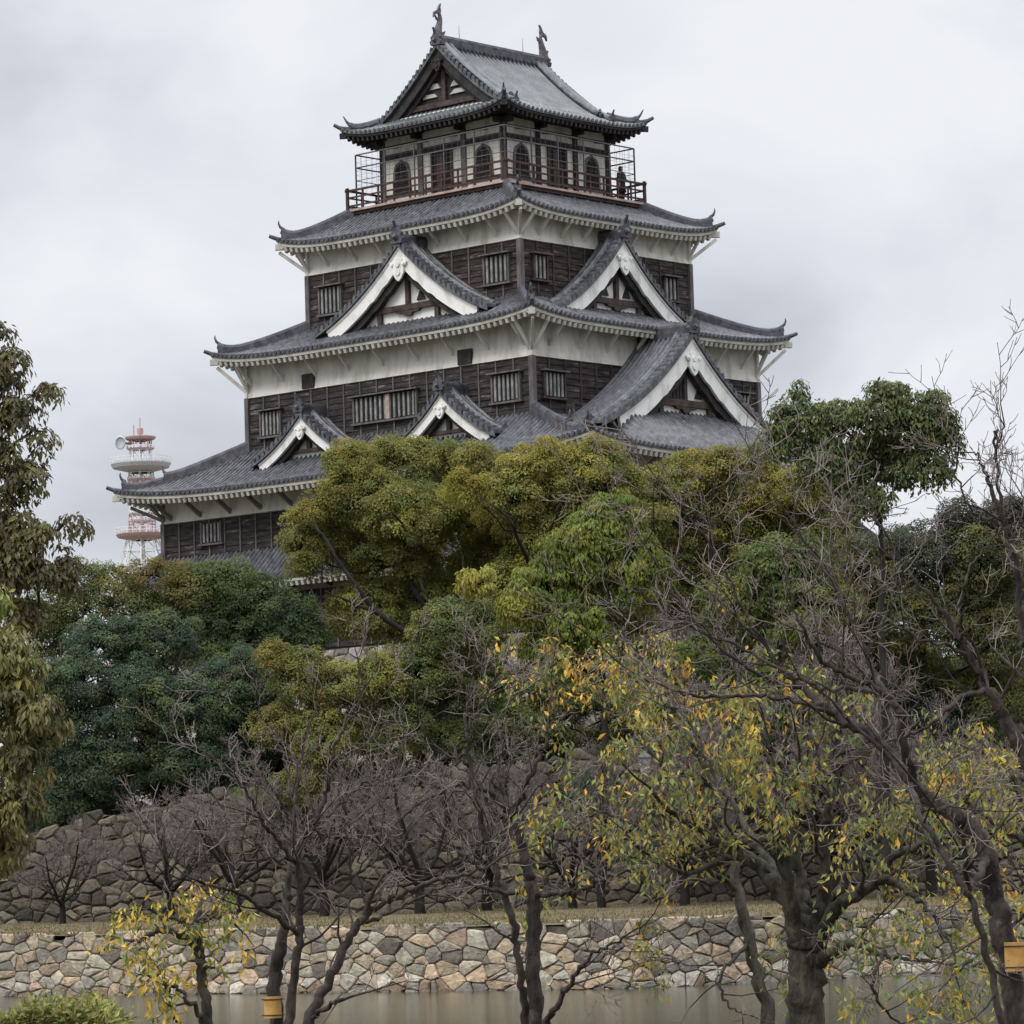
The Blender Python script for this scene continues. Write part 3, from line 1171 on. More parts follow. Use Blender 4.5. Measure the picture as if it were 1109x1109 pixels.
# --- top storey -------------------------------------------------------------
A5, B5 = S5
m_ = MB()
m_.box((-B5, -A5, 30.9 - ZB), (B5, A5, 34.9 - ZB))
m_.build('upper_wall', M['plaster'], castle)
for side in SIDES:
    h, d = hd(side, A5, B5)
    fr = frame(side)
    m_ = MB(fr)
    for s in (-h, -h * .36, h * .36, h):
        m_.box((s - .14, d, 30.9), (s + .14, d + .1, 34.6))
    m_.build('pillar', M['post'] if side == 'L' else M['dark_timber'], castle)
    m_ = MB(fr)
    for z, hh in ((33.02, .3), (33.62, .1), (34.15, .16), (31.3, .14)):
        m_.box((-h, d, z), (h, d + .085, z + hh))
    m_.build('tie_rail', M['dark_timber'], castle)
    # bracket arms that carry the top eaves
    for s in (-h, -h * .36, h * .36, h):
        m_ = MB(fr)
        m_.box((s - .3, d + .08, 34.0), (s + .3, d + .3, 34.16))
        m_.box((s - .12, d + .08, 33.75), (s + .12, d + .55, 34.0))
        m_.box((s - .5, d + .08, 34.16), (s + .5, d + .45, 34.32))
        m_.build('eave_bracket', M['dark_timber'], castle)
    # central doorway with sliding doors
    door = empty('doorway', fr(0, d, 31), 0, castle)
    o0 = Vector(door.location)
    frd = (lambda fr_, o_: (lambda s, dd, z: tuple(Vector(fr_(s, dd, z)) - o_)))(fr, o0)
    m_ = MB(frd)
    m_.box((-.62, d + .01, 31.0), (.62, d + .05, 33.0))
    m_.build('opening', M['void'], door)
    m_ = MB(frd)
    m_.box((-.66, d + .03, 31.0), (-.56, d + .12, 33.02))
    m_.box((.56, d + .03, 31.0), (.66, d + .12, 33.02))
    m_.box((-.30, d + .05, 31.0), (.10, d + .09, 32.9))
    m_.build('door_frame', M['timber'], door)
    # bell shaped windows
    for c in (-h * .68, h * .68):
        root = empty('bell_window', fr(c, d, 31.5), 0, castle)
        o1 = Vector(root.location)
        frk = (lambda fr_, o_: (lambda s, dd, z: tuple(Vector(fr_(s, dd, z)) - o_)))(fr, o1)

        def bell(w, z0, z1, c=c):
            L_, R_ = [], []
            for k in range(9):
                t_ = k / 8
                zz = z0 + (z1 - z0) * t_
                x = w * (1 + .12 * (1 - t_) ** 2) if t_ < .55 else w * math.sqrt(max(0, 1 - ((t_ - .55) / .45) ** 2)) ** .9
                L_.append((c - x, zz))
                R_.append((c + x, zz))
            return L_ + R_[::-1][1:]
        m_ = MB(frk)
        m_.prism(bell(.52, 31.45, 32.98)[::-1], d + .01, d + .07)
        m_.build('window_frame', M['post'], root)
        m_ = MB(frk)
        m_.prism(bell(.40, 31.50, 32.84)[::-1], d + .06, d + .085)
        m_.build('opening', M['void'], root)
        m_ = MB(frk)
        for q in (-.2, 0, .2):
            m_.box((c + q - .02, d + .08, 31.5), (c + q + .02, d + .10, 32.6))
        m_.box((c - .42, d + .08, 32.05), (c + .42, d + .105, 32.1))
        m_.build('lattice', M['dark_timber'], root)

# veranda
VA, VB, VZ = 4.95, 4.82, 30.85
ver = empty('veranda', (0, 0, 30.4 - ZB), 0, castle)


def vf(side):
    f0 = frame(side)
    return lambda s, d, z: (f0(s, d, z)[0], f0(s, d, z)[1], f0(s, d, z)[2] - (30.4 - ZB))


m_ = MB()
m_.box((-VB, -VA, VZ - 30.4 - .1), (VB, VA, VZ - 30.4))
m_.build('floor', M['floor_edge'], ver)
m_ = MB()
m_.box((-VB + .12, -VA + .12, VZ - 30.4 - .24), (VB - .12, VA - .12, VZ - 30.4 - .1))
m_.build('floor_beam', M['rail'], ver)
rail, post, cage, cagew, latt, skirt = MB(), MB(), MB(), MB(), MB(), MB()
for side in SIDES:
    h, d = hd(side, VA, VB)
    f_ = vf(side)
    for m_ in (rail, post, cage, cagew, latt, skirt):
        m_.fr = f_
    # rails: top rail runs past the corners
    rail.bar((-h - .12, d - .06, VZ + .88), (h + .12, d - .06, VZ + .88), .10, .09)
    rail.bar((-h, d - .06, VZ + .55), (h, d - .06, VZ + .55), .06, .07)
    rail.bar((-h, d - .06, VZ + .16), (h, d - .06, VZ + .16), .07, .08)
    n = 10
    for i in range(n + 1):
        s = -h + 2 * h * i / n
        w = .12 if i in (0, n) else .07
        if i < n or side in ('BL',):
            pb = MB(f_)
            pb.bar((s, d - .06, VZ - .18 if i in (0, n) else VZ), (s, d - .06, VZ + (1.0 if i in (0, n) else .86)), w)
            pb.build('railing_post', M['rail'], ver)
    # safety cage of thin metal
    hc, dc = h - .33, d - .33
    for i in range(6):
        s = -hc + 2 * hc * i / 5
        cage.bar((s, dc, VZ), (s, dc, VZ + 2.55), .055)
        if i not in (0, 5):
            cage.bar((s, dc, VZ + 2.55), (s, dc - .95, VZ + 2.75), .045)
    for z in (2.55, 1.95):
        cage.bar((-hc, dc, VZ + z), (hc, dc, VZ + z), .055)
    cage.bar((-hc, dc, VZ + 1.35), (hc, dc, VZ + 1.35), .03)
    for i in range(1, 26):
        s = -hc + 2 * hc * i / 26
        cagew.bar((s, dc, VZ + .9), (s, dc, VZ + 2.55), .008)
    for z in (1.15, 1.6, 1.8, 2.2):
        cagew.bar((-hc, dc, VZ + z), (hc, dc, VZ + z), .008)
    # grey skirt lattice between veranda floor and the roof below
    skirt.box((-h + .2, d - .35, 30.2), (h - .2, d - .25, VZ - .24))
    for i in range(11):
        s = -h + .25 + (2 * h - .5) * i / 10
        latt.box((s - .04, d - .25, 30.2), (s + .04, d - .17, VZ - .2))
    for z in (30.38, 30.48, 30.62):
        latt.box((-h + .2, d - .25, z), (h - .2, d - .2, z + .05))
rail.build('railing', M['rail'], ver)
cage.build('safety_cage', M['cage'], ver)
cagew.build('cage_wire', M['cage'], ver)
latt.build('skirt_lattice', M['lattice'], ver)
skirt.build('skirt_panel', M['post'], ver)

# --- top roof: hip and gable, ridge along local x
TA, TB, TZE, TZR = 5.10, 4.97, 34.22, 37.9
VG = 3.7


def FZ(u):
    return TZE + (TZR - TZE) * (1 - min(abs(u), TA) / TA) ** 1.42


def corner_up(p, q):
    return .42 * (min(1, abs(p)) ** 5) * (min(1, abs(q)) ** 3)


top = empty('top_roof', (0, 0, 0), 0, castle)
tiles, caps, raft, soff, fasc = MB(), MB(), MB(), MB(), MB()
for side in SIDES:
    fr = frame(side)
    for m_ in (tiles, caps, raft, soff, fasc):
        m_.fr = fr
    longside = side in ('R', 'BL')
    h, d = (TB, TA) if longside else (TA, TB)
    prof_, centres = tile_profile(-h, h)
    zf_ = (lambda s, dd: FZ(dd)) if longside else (lambda s, dd: FZ(TA - (TB - dd)))
    cols = []
    for s, hh in prof_:
        if longside:
            dmin = 0.0 if abs(s) <= VG else TA - (TB - abs(s))
        else:
            dmin = max(TB - (TA - abs(s)), 3.0)
        cols.append([(s, dmin + (d - dmin) * k / 14, zf_(s, dmin + (d - dmin) * k / 14) + hh * .8
                      + corner_up(s / h, (dmin + (d - dmin) * k / 14) / d)) for k in range(15)])
    tiles.grid(cols)
    zE = lambda s: TZE + corner_up(s / h, 1)
    tiles.grid([[(s, d - .01, zE(s) - .1) for s, hh in prof_], [(s, d, zE(s) + hh * .8) for s, hh in prof_]])
    for c in centres:
        ring = [(c + .08 * math.cos(q * math.pi / 4), d + .04, zE(c) + .02 + .08 * math.sin(q * math.pi / 4)) for q in range(8)]
        caps.prism([(p[0], p[2]) for p in ring][::-1], d - .05, d + .04)
    ss = np.linspace(-h + .04, h - .04, 50)
    fasc.grid([[(s, d - .3, zE(s) - .22) for s in ss], [(s, d - .07, zE(s) - .22) for s in ss], [(s, d - .05, zE(s) - .1) for s in ss]])
    wh, wd = hd(side, *S5)
    soff.grid([[(s * (wh + .02) / h, wd, TZE + .22) for s in ss], [(s, d - .06, zE(s) - .2) for s in ss]])
    nr = int(2 * h / .3)
    for i in range(nr):
        s = -h + .12 + (2 * h - .24) * i / (nr - 1)
        inner = max(wd, d - (h - abs(s)) - .2) if abs(s) > wh else wd
        if d - inner > .12:
            raft.bar((s, d - .1, zE(s) - .32), (s, inner, zE(s) - .32 + .3 * (d - inner) * (.6)), .12, .17)
for m_ in (tiles, caps, raft, soff, fasc):
    m_.fr = None
tiles.build('tile_slope', M['tile_pale'], top, smooth=True)
caps.build('eave_tile', M['tile'], top)
fasc.build('fascia', M['dark_timber'], top)
soff.build('soffit', M['dark_timber'], top)
raft.build('rafter', M['dark_timber'], top)
for sx, sy in ((-1, -1), (-1, 1), (1, -1), (1, 1)):
    m_ = MB()
    pth = []
    for k in range(11):
        t_ = k / 10
        x = VG - .1 + (TB - .32 - VG + .1) * t_
        y = TA - (TB - x)
        pth.append((sx * x, sy * y, FZ(y) + corner_up(x / TB, y / TA) - ZB + .12 + .16 * max(0, t_ - .7) ** 2 * 10 * .5))
    m_.tube(pth, .16, 8, flat=1.4)
    p = pth[-1]
    m_.tube([(p[0], p[1], p[2] + .1), (p[0] + sx * .1, p[1] + sy * .1, p[2] + .25), (p[0] + sx * .2, p[1] + sy * .2, p[2] + .5)], [.1, .06, .025], 6)
    ornament(m_, (p[0], p[1], p[2] - .1), (sx * .7, sy * .7, 0), (-sy * .7, sx * .7, 0), .55, horn=False)
    z1 = TZE + .42 - ZB
    m_.tube([(sx * (TB - .5), sy * (TA - .5), z1 - .05), (sx * TB, sy * TA, z1 + .05), (sx * (TB + .2), sy * (TA + .2), z1 + .2)], [.1, .1, .08], 8)
    # second ornament at the foot of the descending ridge
    q = (sx * (VG - .35), sy * 4.35, FZ(4.35) - ZB + .18)
    ornament(m_, q, (0, sy, 0), (1, 0, 0), .6, horn=True)
    m_.build('hip_ridge', M['ridge'], top)
    c_ = MB()
    c_.bar((sx * (TB - 1.2), sy * (TA - 1.2), z1 - .25), (sx * (TB + .02), sy * (TA + .02), z1 - .34), .24, .24)
    c_.build('corner_beam', M['dark_timber'], top)
# descending ridges on the long slopes, main ridge
for sx in (-1, 1):
    m_ = MB()
    for sy in (-1, 1):
        m_.tube([(sx * (VG - .35), sy * u, FZ(u) - ZB + .17) for u in np.linspace(0, 4.3, 14)], .17, 8)
    m_.build('descending_ridge', M['tile_pale'], top, smooth=True)
m_ = MB()
m_.box((-3.55, -.2, TZR - ZB - .15), (3.55, .2, TZR - ZB + .33))
m_.tube([(-3.6, 0, TZR - ZB + .36), (3.6, 0, TZR - ZB + .36)], .17, 8)
for i in range(26):
    x = -3.45 + 6.9 * i / 25
    m_.tube([(x, -.26, TZR - ZB + .02), (x, .26, TZR - ZB + .02)], .09, 6)
m_.build('main_ridge', M['ridge'], top)
for side in ('L', 'BR'):
    gable('end_gable', side, 0.0, 3.4, 3.9, TZR, FZ(3.9), 3.05, .42, white=False, rakef=lambda x: FZ(3.9 * x) + .03, ridge_h=.3, detail='full',
          tmat='tile_pale', over=.42, wall_mat='dark_timber', foot=.92)
    cv = MB(frame(side))
    for q0, q1, z0_, z1_ in ((-1.9, -.5, 35.62, 35.8), (.3, 1.9, 35.62, 35.8), (-1.3, -.3, 36.0, 36.25), (.35, 1.2, 35.98, 36.3)):
        cv.prism([(q0, z0_), (q1, z0_ + .02), (q1 - .15, z1_), (q0 + .3, z1_ + .03)][::-1], 3.2, 3.31)
        cv.build('carved_relief', M['eave_white'], bpy.data.objects['end_gable' if side == 'L' else 'end_gable.001'])
        cv = MB(frame(side))


def shachi(x, sgn):
    """roof-ridge fish standing on its head, tail in the air"""
    root = empty('fish_finial', (x, 0, TZR - ZB + .30), 0, castle)
    root.scale = (.86, .86, .86)
    b = MB()
    path = [(sgn * .05, 0, -.25), (sgn * .1, 0, .05), (sgn * .12, 0, .35), (sgn * .04, 0, .65), (sgn * -.06, 0, .95), (sgn * -.10, 0, 1.2),
            (sgn * -.02, 0, 1.42), (sgn * .06, 0, 1.52)]
    b.tube(path, [.26, .28, .24, .19, .15, .11, .09, .06], 10)
    b.build('body', M['shachi'], root, smooth=True)
    t_ = MB()
    t_.prism([(-.1 * sgn, 1.36), (sgn * .10, 1.36), (sgn * .30, 1.30), (sgn * .42, 1.12), (sgn * .38, 1.42), (sgn * .22, 1.52), (sgn * .12, 1.56), (sgn * .02, 1.72), (-sgn * .06, 1.86), (-sgn * .16, 1.96),
              (-sgn * .10, 1.74), (-sgn * .14, 1.56)], -.06, .06)
    t_.build('tail', M['shachi'], root)
    f_ = MB()
    for z, r, k in ((1.05, .36, -1), (.3, .42, 1)):
        f_ = MB()
        f_.prism([(-sgn * .05 + k * .05, z - .12), (-sgn * .05 + k * r * .8, z), (-sgn * .05 + k * r, z + .22), (-sgn * .05 + k * r * .55, z + .1), (-sgn * .05 + k * .05, z + .14)], -.04, .04)
        f_.build('fin', M['shachi'], root)
    h_ = MB()
    h_.tube([(sgn * .1, 0, .0), (-sgn * .22, 0, .02), (-sgn * .42, 0, .10)], [.26, .22, .14], 9)
    h_.box((-.36, -.28, -.32), (.36, .28, -.1))
    h_.build('head', M['shachi'], root)


shachi(-3.55, -1)
shachi(3.55, 1)
for x in (-2.2, 2.2):
    m_ = MB()
    m_.tube([(x, 0, TZR - ZB + .4), (x, 0, TZR - ZB + 1.15)], [.02, .008], 5)
    m_.build('lightning_rod', M['cage'], castle)


# ------------------------------------------------------------------ visitor on the veranda
def person_on_veranda():
    fr = frame('R')
    base = castle.matrix_world if False else None
    R = Matrix.Translation(castle.location) @ Matrix.Rotation(TH, 4, 'Z')
    p = R @ Vector(fr(3.95, 4.25, VZ))
    root = empty('person', p, TH)
    tag(root, 'person in dark clothes standing at the top veranda railing', 'person')
    me = bpy.data.meshes.new('body')
    J = [((0, 0, .86), (.15, .11)), ((0, 0, 1.1), (.155, .105)), ((0, .0, 1.32), (.17, .10)), ((0, -.01, 1.42), (.07, .07)),
         ((0, -.02, 1.48), (.055, .055)), ((0, -.03, 1.57), (.085, .10)), ((0, -.03, 1.66), (.07, .08)),
         ((.09, 0, .82), (.10, .10)), ((.10, -.02, .46), (.065, .065)), ((.10, .02, .08), (.045, .045)), ((.10, -.12, .03), (.04, .035)),
         ((-.09, 0, .82), (.10, .10)), ((-.10, 0, .46), (.065, .065)), ((-.10, .03, .08), (.045, .045)), ((-.10, -.11, .03), (.04, .035)),
         ((.2, 0, 1.35), (.065, .065)), ((.26, -.05, 1.08), (.045, .045)), ((.22, -.26, .98), (.033, .033)), ((.21, -.34, .97), (.035, .025)),
         ((-.2, 0, 1.35), (.065, .065)), ((-.26, -.05, 1.08), (.045, .045)), ((-.22, -.26, .98), (.033, .033)), ((-.21, -.34, .97), (.035, .025))]
    E_ = [(0, 1), (1, 2), (2, 3), (3, 4), (4, 5), (5, 6), (0, 7), (7, 8), (8, 9), (9, 10), (0, 11), (11, 12), (12, 13), (13, 14), (2, 15), (15, 16),
          (16, 17), (17, 18), (2, 19), (19, 20), (20, 21), (21, 22)]
    me.from_pydata([j[0] for j in J], E_, [])
    me.update()
    o = link_mesh('body', me, material('skin', (.42, .27, .19), (.46, .30, .22), rough=.6), root)
    mod = o.modifiers.new('skin', 'SKIN')
    for v, j in zip(me.skin_vertices[0].data, J):
        v.radius = j[1]
    me.skin_vertices[0].data[0].use_root = True
    o.modifiers.new('sub', 'SUBSURF').levels = 1
    coat = MB()
    coat.tube([(0, 0, .48), (0, 0, .8), (0, 0, 1.1), (0, 0, 1.34), (0, -.01, 1.45)], [.25, .21, .20, .215, .09], 14, flat=.75)
    for sg in (-1, 1):
        coat.tube([(sg * .17, 0, 1.37), (sg * .265, -.03, 1.1), (sg * .235, -.24, .99)], [.09, .072, .055], 8)
    coat.build('coat', material('dark_coat', (.02, .02, .026), (.035, .035, .042), rough=.9), root, smooth=True)
    tr = MB()
    for sg in (-1, 1):
        tr.tube([(sg * .09, 0, .6), (sg * .10, -.01, .46), (sg * .10, .02, .1)], [.11, .085, .07], 8)
    tr.build('trousers', material('dark_trousers', (.018, .018, .024), (.03, .03, .036), rough=.9), root, smooth=True)
    hr = MB()
    hr.tube([(0, .02, 1.50), (0, .02, 1.6), (0, 0, 1.69), (0, -.01, 1.73)], [.10, .115, .10, .03], 10)
    hr.build('hair', material('black_hair', (.012, .011, .011), (.02, .018, .018), rough=.6), root, smooth=True)


person_on_veranda()


# ------------------------------------------------------------------ radio tower far behind
def radio_tower():
    Y = 520.0
    c = at(153, 520, Y)
    root = empty('radio_tower', (c[0], Y, 0), 0)
    tag(root, 'red and white steel lattice radio mast far behind the castle', 'radio tower')
    red = material('hazed_red_paint', (.36, .235, .225), (.44, .30, .285), rough=.6)  # red made paler, with the haze of distance mixed into its colour
    wht = material('white_paint', (.62, .62, .62), (.74, .74, .74), rough=.6)
    gry = material('grey_paint', (.40, .41, .43), (.5, .51, .53), rough=.6)
    zz = lambda py: at(153, py, Y)[2]
    mpp = Y / F_PX

    def column(y0, y1, w0, w1, mat, n, name='lattice_section', r=.12):
        m_ = MB()
        z0, z1 = zz(y0), zz(y1)
        for k in range(8):
            a = k * math.pi / 4
            m_.bar((w0 * math.cos(a), w0 * math.sin(a), z0), (w1 * math.cos(a), w1 * math.sin(a), z1), r)
        for i in range(n + 1):
            t = i / n
            z, w = z0 + (z1 - z0) * t, w0 + (w1 - w0) * t
            for k in range(8):
                a, b = k * math.pi / 4, (k + 1) * math.pi / 4
                m_.bar((w * math.cos(a), w * math.sin(a), z), (w * math.cos(b), w * math.sin(b), z), r * .8)
                if i < n:
                    t2 = (i + 1) / n
                    w2, z2 = w0 + (w1 - w0) * t2, z0 + (z1 - z0) * t2
                    m_.bar((w * math.cos(a), w * math.sin(a), z), (w2 * math.cos(b), w2 * math.sin(b), z2), r * .7)
        m_.build(name, mat, root)

    def deck(py, rpx, mat, hpx=3, rail_px=7, cone=0.6):
        z, R_ = zz(py), rpx * mpp
        m_ = MB()
        n = 24
        loops = []
        for rr, dz in ((R_ * .35, -hpx * 2.2 * mpp), (R_ * .93, -hpx * mpp), (R_, 0), (R_, hpx * .4 * mpp), (0.1, hpx * .4 * mpp)):
            loops.append([(rr * math.cos(2 * math.pi * k / n), rr * math.sin(2 * math.pi * k / n), z + dz) for k in range(n + 1)])
        m_.grid(loops)
        m_.build('deck', mat, root)
        if rail_px:
            q = MB()
            for k in range(n):
                a, b = 2 * math.pi * k / n, 2 * math.pi * (k + 1) / n
                for hh in (1, .5):
                    q.bar((R_ * math.cos(a), R_ * math.sin(a), z + rail_px * mpp * hh), (R_ * math.cos(b), R_ * math.sin(b), z + rail_px * mpp * hh), .09)
                q.bar((R_ * math.cos(a), R_ * math.sin(a), z), (R_ * math.cos(a), R_ * math.sin(a), z + rail_px * mpp), .09)
            q.build('deck_railing', wht, root)

    column(524, 500, 14 * mpp, 13 * mpp, wht, 2)
    column(500, 486, 12 * mpp, 12 * mpp, wht, 1)
    column(486, 473, 11 * mpp, 13 * mpp, red, 1)
    column(556, 524, 14 * mpp, 13 * mpp, wht, 2)
    column(580, 556, 15 * mpp, 14 * mpp, red, 2)
    column(612, 580, 26 * mpp, 16 * mpp, wht, 2)
    column(720, 612, 50 * mpp, 28 * mpp, wht, 4)
    column(990, 720, 90 * mpp, 50 * mpp, red, 5, r=.3)
    deck(474, 17, red, 2, 0)
    deck(486, 15, red, 1, 3)
    deck(503, 33, gry, 4, 7)
    deck(520, 15, red, 3, 3)
    deck(556, 14, wht, 1, 3)
    deck(564, 14, wht, 1, 3)
    deck(579, 29, red, 3, 7)
    m_ = MB()
    m_.tube([(0, 0, zz(612)), (0, 0, zz(466))], 1.6 * mpp, 10)
    m_.build('core_tube', wht, root)
    m_ = MB()
    m_.tube([(0, 0, zz(470)), (0, 0, zz(464))], 3.4 * mpp, 8)
    m_.bar((0, 0, zz(466)), (0, 0, zz(452)), .12)
    m_.bar((-7 * mpp, 0, zz(474)), (-7 * mpp, 0, zz(460)), .14)
    m_.build('antenna', red, root)
    m_ = MB()
    dz = zz(480)
    n = 16
    loops = []
    for rr, dy in ((0.1, 0), (1.6 * .6, -.1), (.82, -.3), (.84, .7), (.1, .9)):
        r2 = {0.1: .02}.get(rr, rr)
        loops.append([(-21 * mpp + r2 * .75 * math.cos(2 * math.pi * k / n), -1.2 + dy, dz + r2 * math.sin(2 * math.pi * k / n)) for k in range(n + 1)])
    m_.grid(loops)
    m_.build('dish_antenna', gry, root)
    m_ = MB()
    m_.bar((-21 * mpp, -.6, dz), (-10 * mpp, 0, dz), .3)
    m_.build('dish_arm', red, root)


radio_tower()


# ================================================================== VEGETATION
def leaf_mesh(name, pos, nrm, axis, size, aspect, col, mat, parent, fold=.25):
    """pos, nrm, axis: (N,3); size (N,); each leaf a folded 4-corner blade"""
    N = len(pos)
    axis = axis - nrm * np.sum(axis * nrm, 1, keepdims=True) * .5
    axis /= np.linalg.norm(axis, axis=1, keepdims=True) + 1e-9
    side = np.cross(nrm, axis)
    side /= np.linalg.norm(side, axis=1, keepdims=True) + 1e-9
    nn = np.cross(axis, side)
    sz = size[:, None]
    tip = pos + axis * sz
    mid = pos + axis * sz * .5 - nn * sz * .0
    w = sz * aspect * .5
    l = mid + side * w + nn * w * fold
    r_ = mid - side * w + nn * w * fold
    V = np.empty((N * 4, 3))
    V[0::4], V[1::4], V[2::4], V[3::4] = pos, l, tip - nn * sz * .08, r_
    b = np.arange(N)[:, None] * 4
    F = np.concatenate([b, b + 1, b + 2, b, b + 2, b + 3], 1).reshape(-1)
    C = np.repeat(col, 4, axis=0)
    return np_mesh(name, V, F, 3, mat, parent, C)


def unit(v):
    return v / (np.linalg.norm(v, axis=-1, keepdims=True) + 1e-9)


class Limbs:
    """collects tapered tubes for one mesh"""

    def __init__(self):
        self.V, self.F, self.n = [], [], 0

    def add(self, pts, rad, sides=5, rough=0.0):
        pts = np.asarray(pts, float)
        m = len(pts)
        t = np.empty_like(pts)
        t[1:-1] = pts[2:] - pts[:-2]
        t[0] = pts[1] - pts[0]
        t[-1] = pts[-1] - pts[-2]
        t = unit(t)
        mt = unit(t.mean(0))
        ref = np.array([0, 0, 1.0]) if abs(mt[2]) < .8 else np.array([1.0, .2, 0])
        a = unit(np.cross(t, ref))
        b = np.cross(a, t)
        an = np.arange(sides) * 2 * math.pi / sides
        rad = np.asarray(rad, float)[:, None, None]
        ring = pts[:, None, :] + (a[:, None, :] * np.cos(an)[None, :, None] + b[:, None, :] * np.sin(an)[None, :, None]) * rad
        if rough:
            g = np.random.default_rng(m * 31 + sides)
            ridge = g.normal(0, 1, (1, sides, 1)) * .6 + g.normal(0, 1, (m, sides, 1)) * .5
            ring = pts[:, None, :] + (ring - pts[:, None, :]) * (1 + rough * ridge)
        self.V.append(ring.reshape(-1, 3))
        i = np.arange(m - 1)[:, None] * sides
        k = np.arange(sides)[None, :]
        k2 = (k + 1) % sides
        q = np.stack([i + k, i + k2, i + sides + k2, i + sides + k], -1).reshape(-1, 4) + self.n
        self.F.append(q)
        self.n += m * sides

    def build(self, name, mat, parent):
        if not self.V:
            return None
        return np_mesh(name, np.concatenate(self.V), np.concatenate(self.F).reshape(-1), 4, mat, parent, smooth=True)


def smooth_path(P, n, rng, wob=0.0):
    """resample control points (with radii in column 3) with a Catmull-Rom curve and a little wobble"""
    P = np.asarray(P, float)
    out = []
    m = len(P)
    for i in range(m - 1):
        p0, p1, p2, p3 = P[max(i - 1, 0)], P[i], P[i + 1], P[min(i + 2, m - 1)]
        for k in range(n):
            t = k / n
            out.append(.5 * ((2 * p1) + (-p0 + p2) * t + (2 * p0 - 5 * p1 + 4 * p2 - p3) * t * t + (-p0 + 3 * p1 - 3 * p2 + p3) * t ** 3))
    out.append(P[-1])
    out = np.array(out)
    if wob:
        j = rng.normal(0, 1, out[:, :3].shape)
        j[0] = 0
        out[:, :3] += j * wob
    return out


def branch(T1, T2, p, d, length, r, lvl, rng, tips, up=.12, thin=.010, spread=.9, dens=1.0, gnarl=.16):
    """recursive bare branch; thick ones go to T1, twigs to T2"""
    seg = max(3, int(5 - lvl * .5))
    pts, rad = [p.copy()], [r]
    d = unit(d)
    q = p.copy()
    for i in range(seg):
        d = unit(d + rng.normal(0, gnarl, 3) + np.array([0, 0, up * (.6 + .2 * lvl)]))
        q = q + d * length / seg
        pts.append(q.copy())
        rad.append(max(thin * .45, r * (1 - .72 * (i + 1) / seg)))
    (T1 if lvl <= 1 else T2).add(pts, rad, 6 if lvl == 0 else (5 if lvl == 1 else 3))
    tips.append((q, d))
    if lvl >= 4 or length < .16:
        return
    nch = max(2, int(rng.integers(3, 6) * dens))
    for k in range(nch):
        f = .22 + .75 * (k + rng.random()) / nch
        i = min(int(f * seg), seg - 1)
        base = pts[i] * (1 - (f * seg - i)) + pts[i + 1] * (f * seg - i)
        dd = unit(pts[i + 1] - pts[i])
        side = unit(np.cross(dd, rng.normal(0, 1, 3)))
        nd = unit(dd * rng.uniform(.6, 1.1) + side * spread)
        cr = max(thin * .7, r * (1 - .72 * f) * rng.uniform(.45, .7))
        branch(T1, T2, base, nd, length * rng.uniform(.42, .68) * (1.1 - .35 * f), cr, lvl + 1, rng, tips, up, thin, spread, dens, gnarl)


def bare_tree(name, limbs, Y, label, seed, group=None, cat='tree', bark='bark', twig='twig', child=(1.0, .30), thin=.006, up=.10,
              dens=1.0, spread=.85, gnarl=.17, leaf=None, sides=9, cfrom=.15, rs=1.0):
    """limbs: list of control polylines [(px, py, dY, radius_px), ...] measured at distance Y"""
    rng = np.random.default_rng(seed)
    T1, T2, tips = Limbs(), Limbs(), []
    first = None
    for li, L_ in enumerate(limbs):
        P = []
        for c in L_:
            w = at(c[0], c[1], Y + c[2])
            P.append([w[0], w[1], w[2], rs * c[3] * (Y + c[2]) / F_PX])
        if first is None:
            first = (P[0][0], P[0][1])
        S = smooth_path(P, 8, rng, .010 * Y / 30)
        T1.add(S[:, :3], np.maximum(S[:, 3] * (1 + rng.normal(0, .04, len(S))), .004), sides + 5 if li == 0 else sides, .085)
        n = len(S)
        # children along the limb
        Ls = np.r_[0, np.cumsum(np.linalg.norm(np.diff(S[:, :3], axis=0), axis=1))]
        spacing = child[1]
        f0 = cfrom if li else .62
        x = Ls[-1] * f0
        while x < Ls[-1]:
            i = min(int(np.searchsorted(Ls, x)), n - 1)
            p = S[i, :3]
            dd = unit(S[min(i + 1, n - 1), :3] - S[max(i - 1, 0), :3])
            side = unit(np.cross(dd, rng.normal(0, 1, 3)))
            nd = unit(dd * rng.uniform(.3, .9) + side * spread + np.array([0, 0, .25]))
            rel = x / Ls[-1]
            branch(T1, T2, p.copy(), nd, child[0] * rng.uniform(.55, 1.15) * (1.15 - .5 * rel), max(thin, S[i, 3] * rng.uniform(.28, .5)), 1, rng, tips, up,
                   thin, spread, dens, gnarl)
            x += spacing * rng.uniform(.6, 1.4)
        branch(T1, T2, S[-1, :3].copy(), S[-1, :3] - S[-3, :3], child[0] * .9, max(S[-1, 3], thin), 1, rng, tips, up, thin, spread, dens, gnarl)
    root = empty(name, (0, 0, 0))
    tag(root, label, cat, group)
    T1.build('trunk', M[bark], root)
    T2.build('crown', M[twig], root)
    if leaf:
        leaf(root, tips, rng)
    return root, tips


def recentre(root):
    """move a thing's empty to the foot of its trunk, keeping the meshes where they are"""
    kids = list(root.children)
    zs = [(v.co.z, v.co.x, v.co.y) for k in kids if k.name.startswith('trunk') for v in k.data.vertices[:6]]
    if not zs:
        return
    z, x, y = min(zs)
    off = Vector((x, y, z))
    root.location = off
    for k in kids:
        k.data.transform(Matrix.Translation(-off))


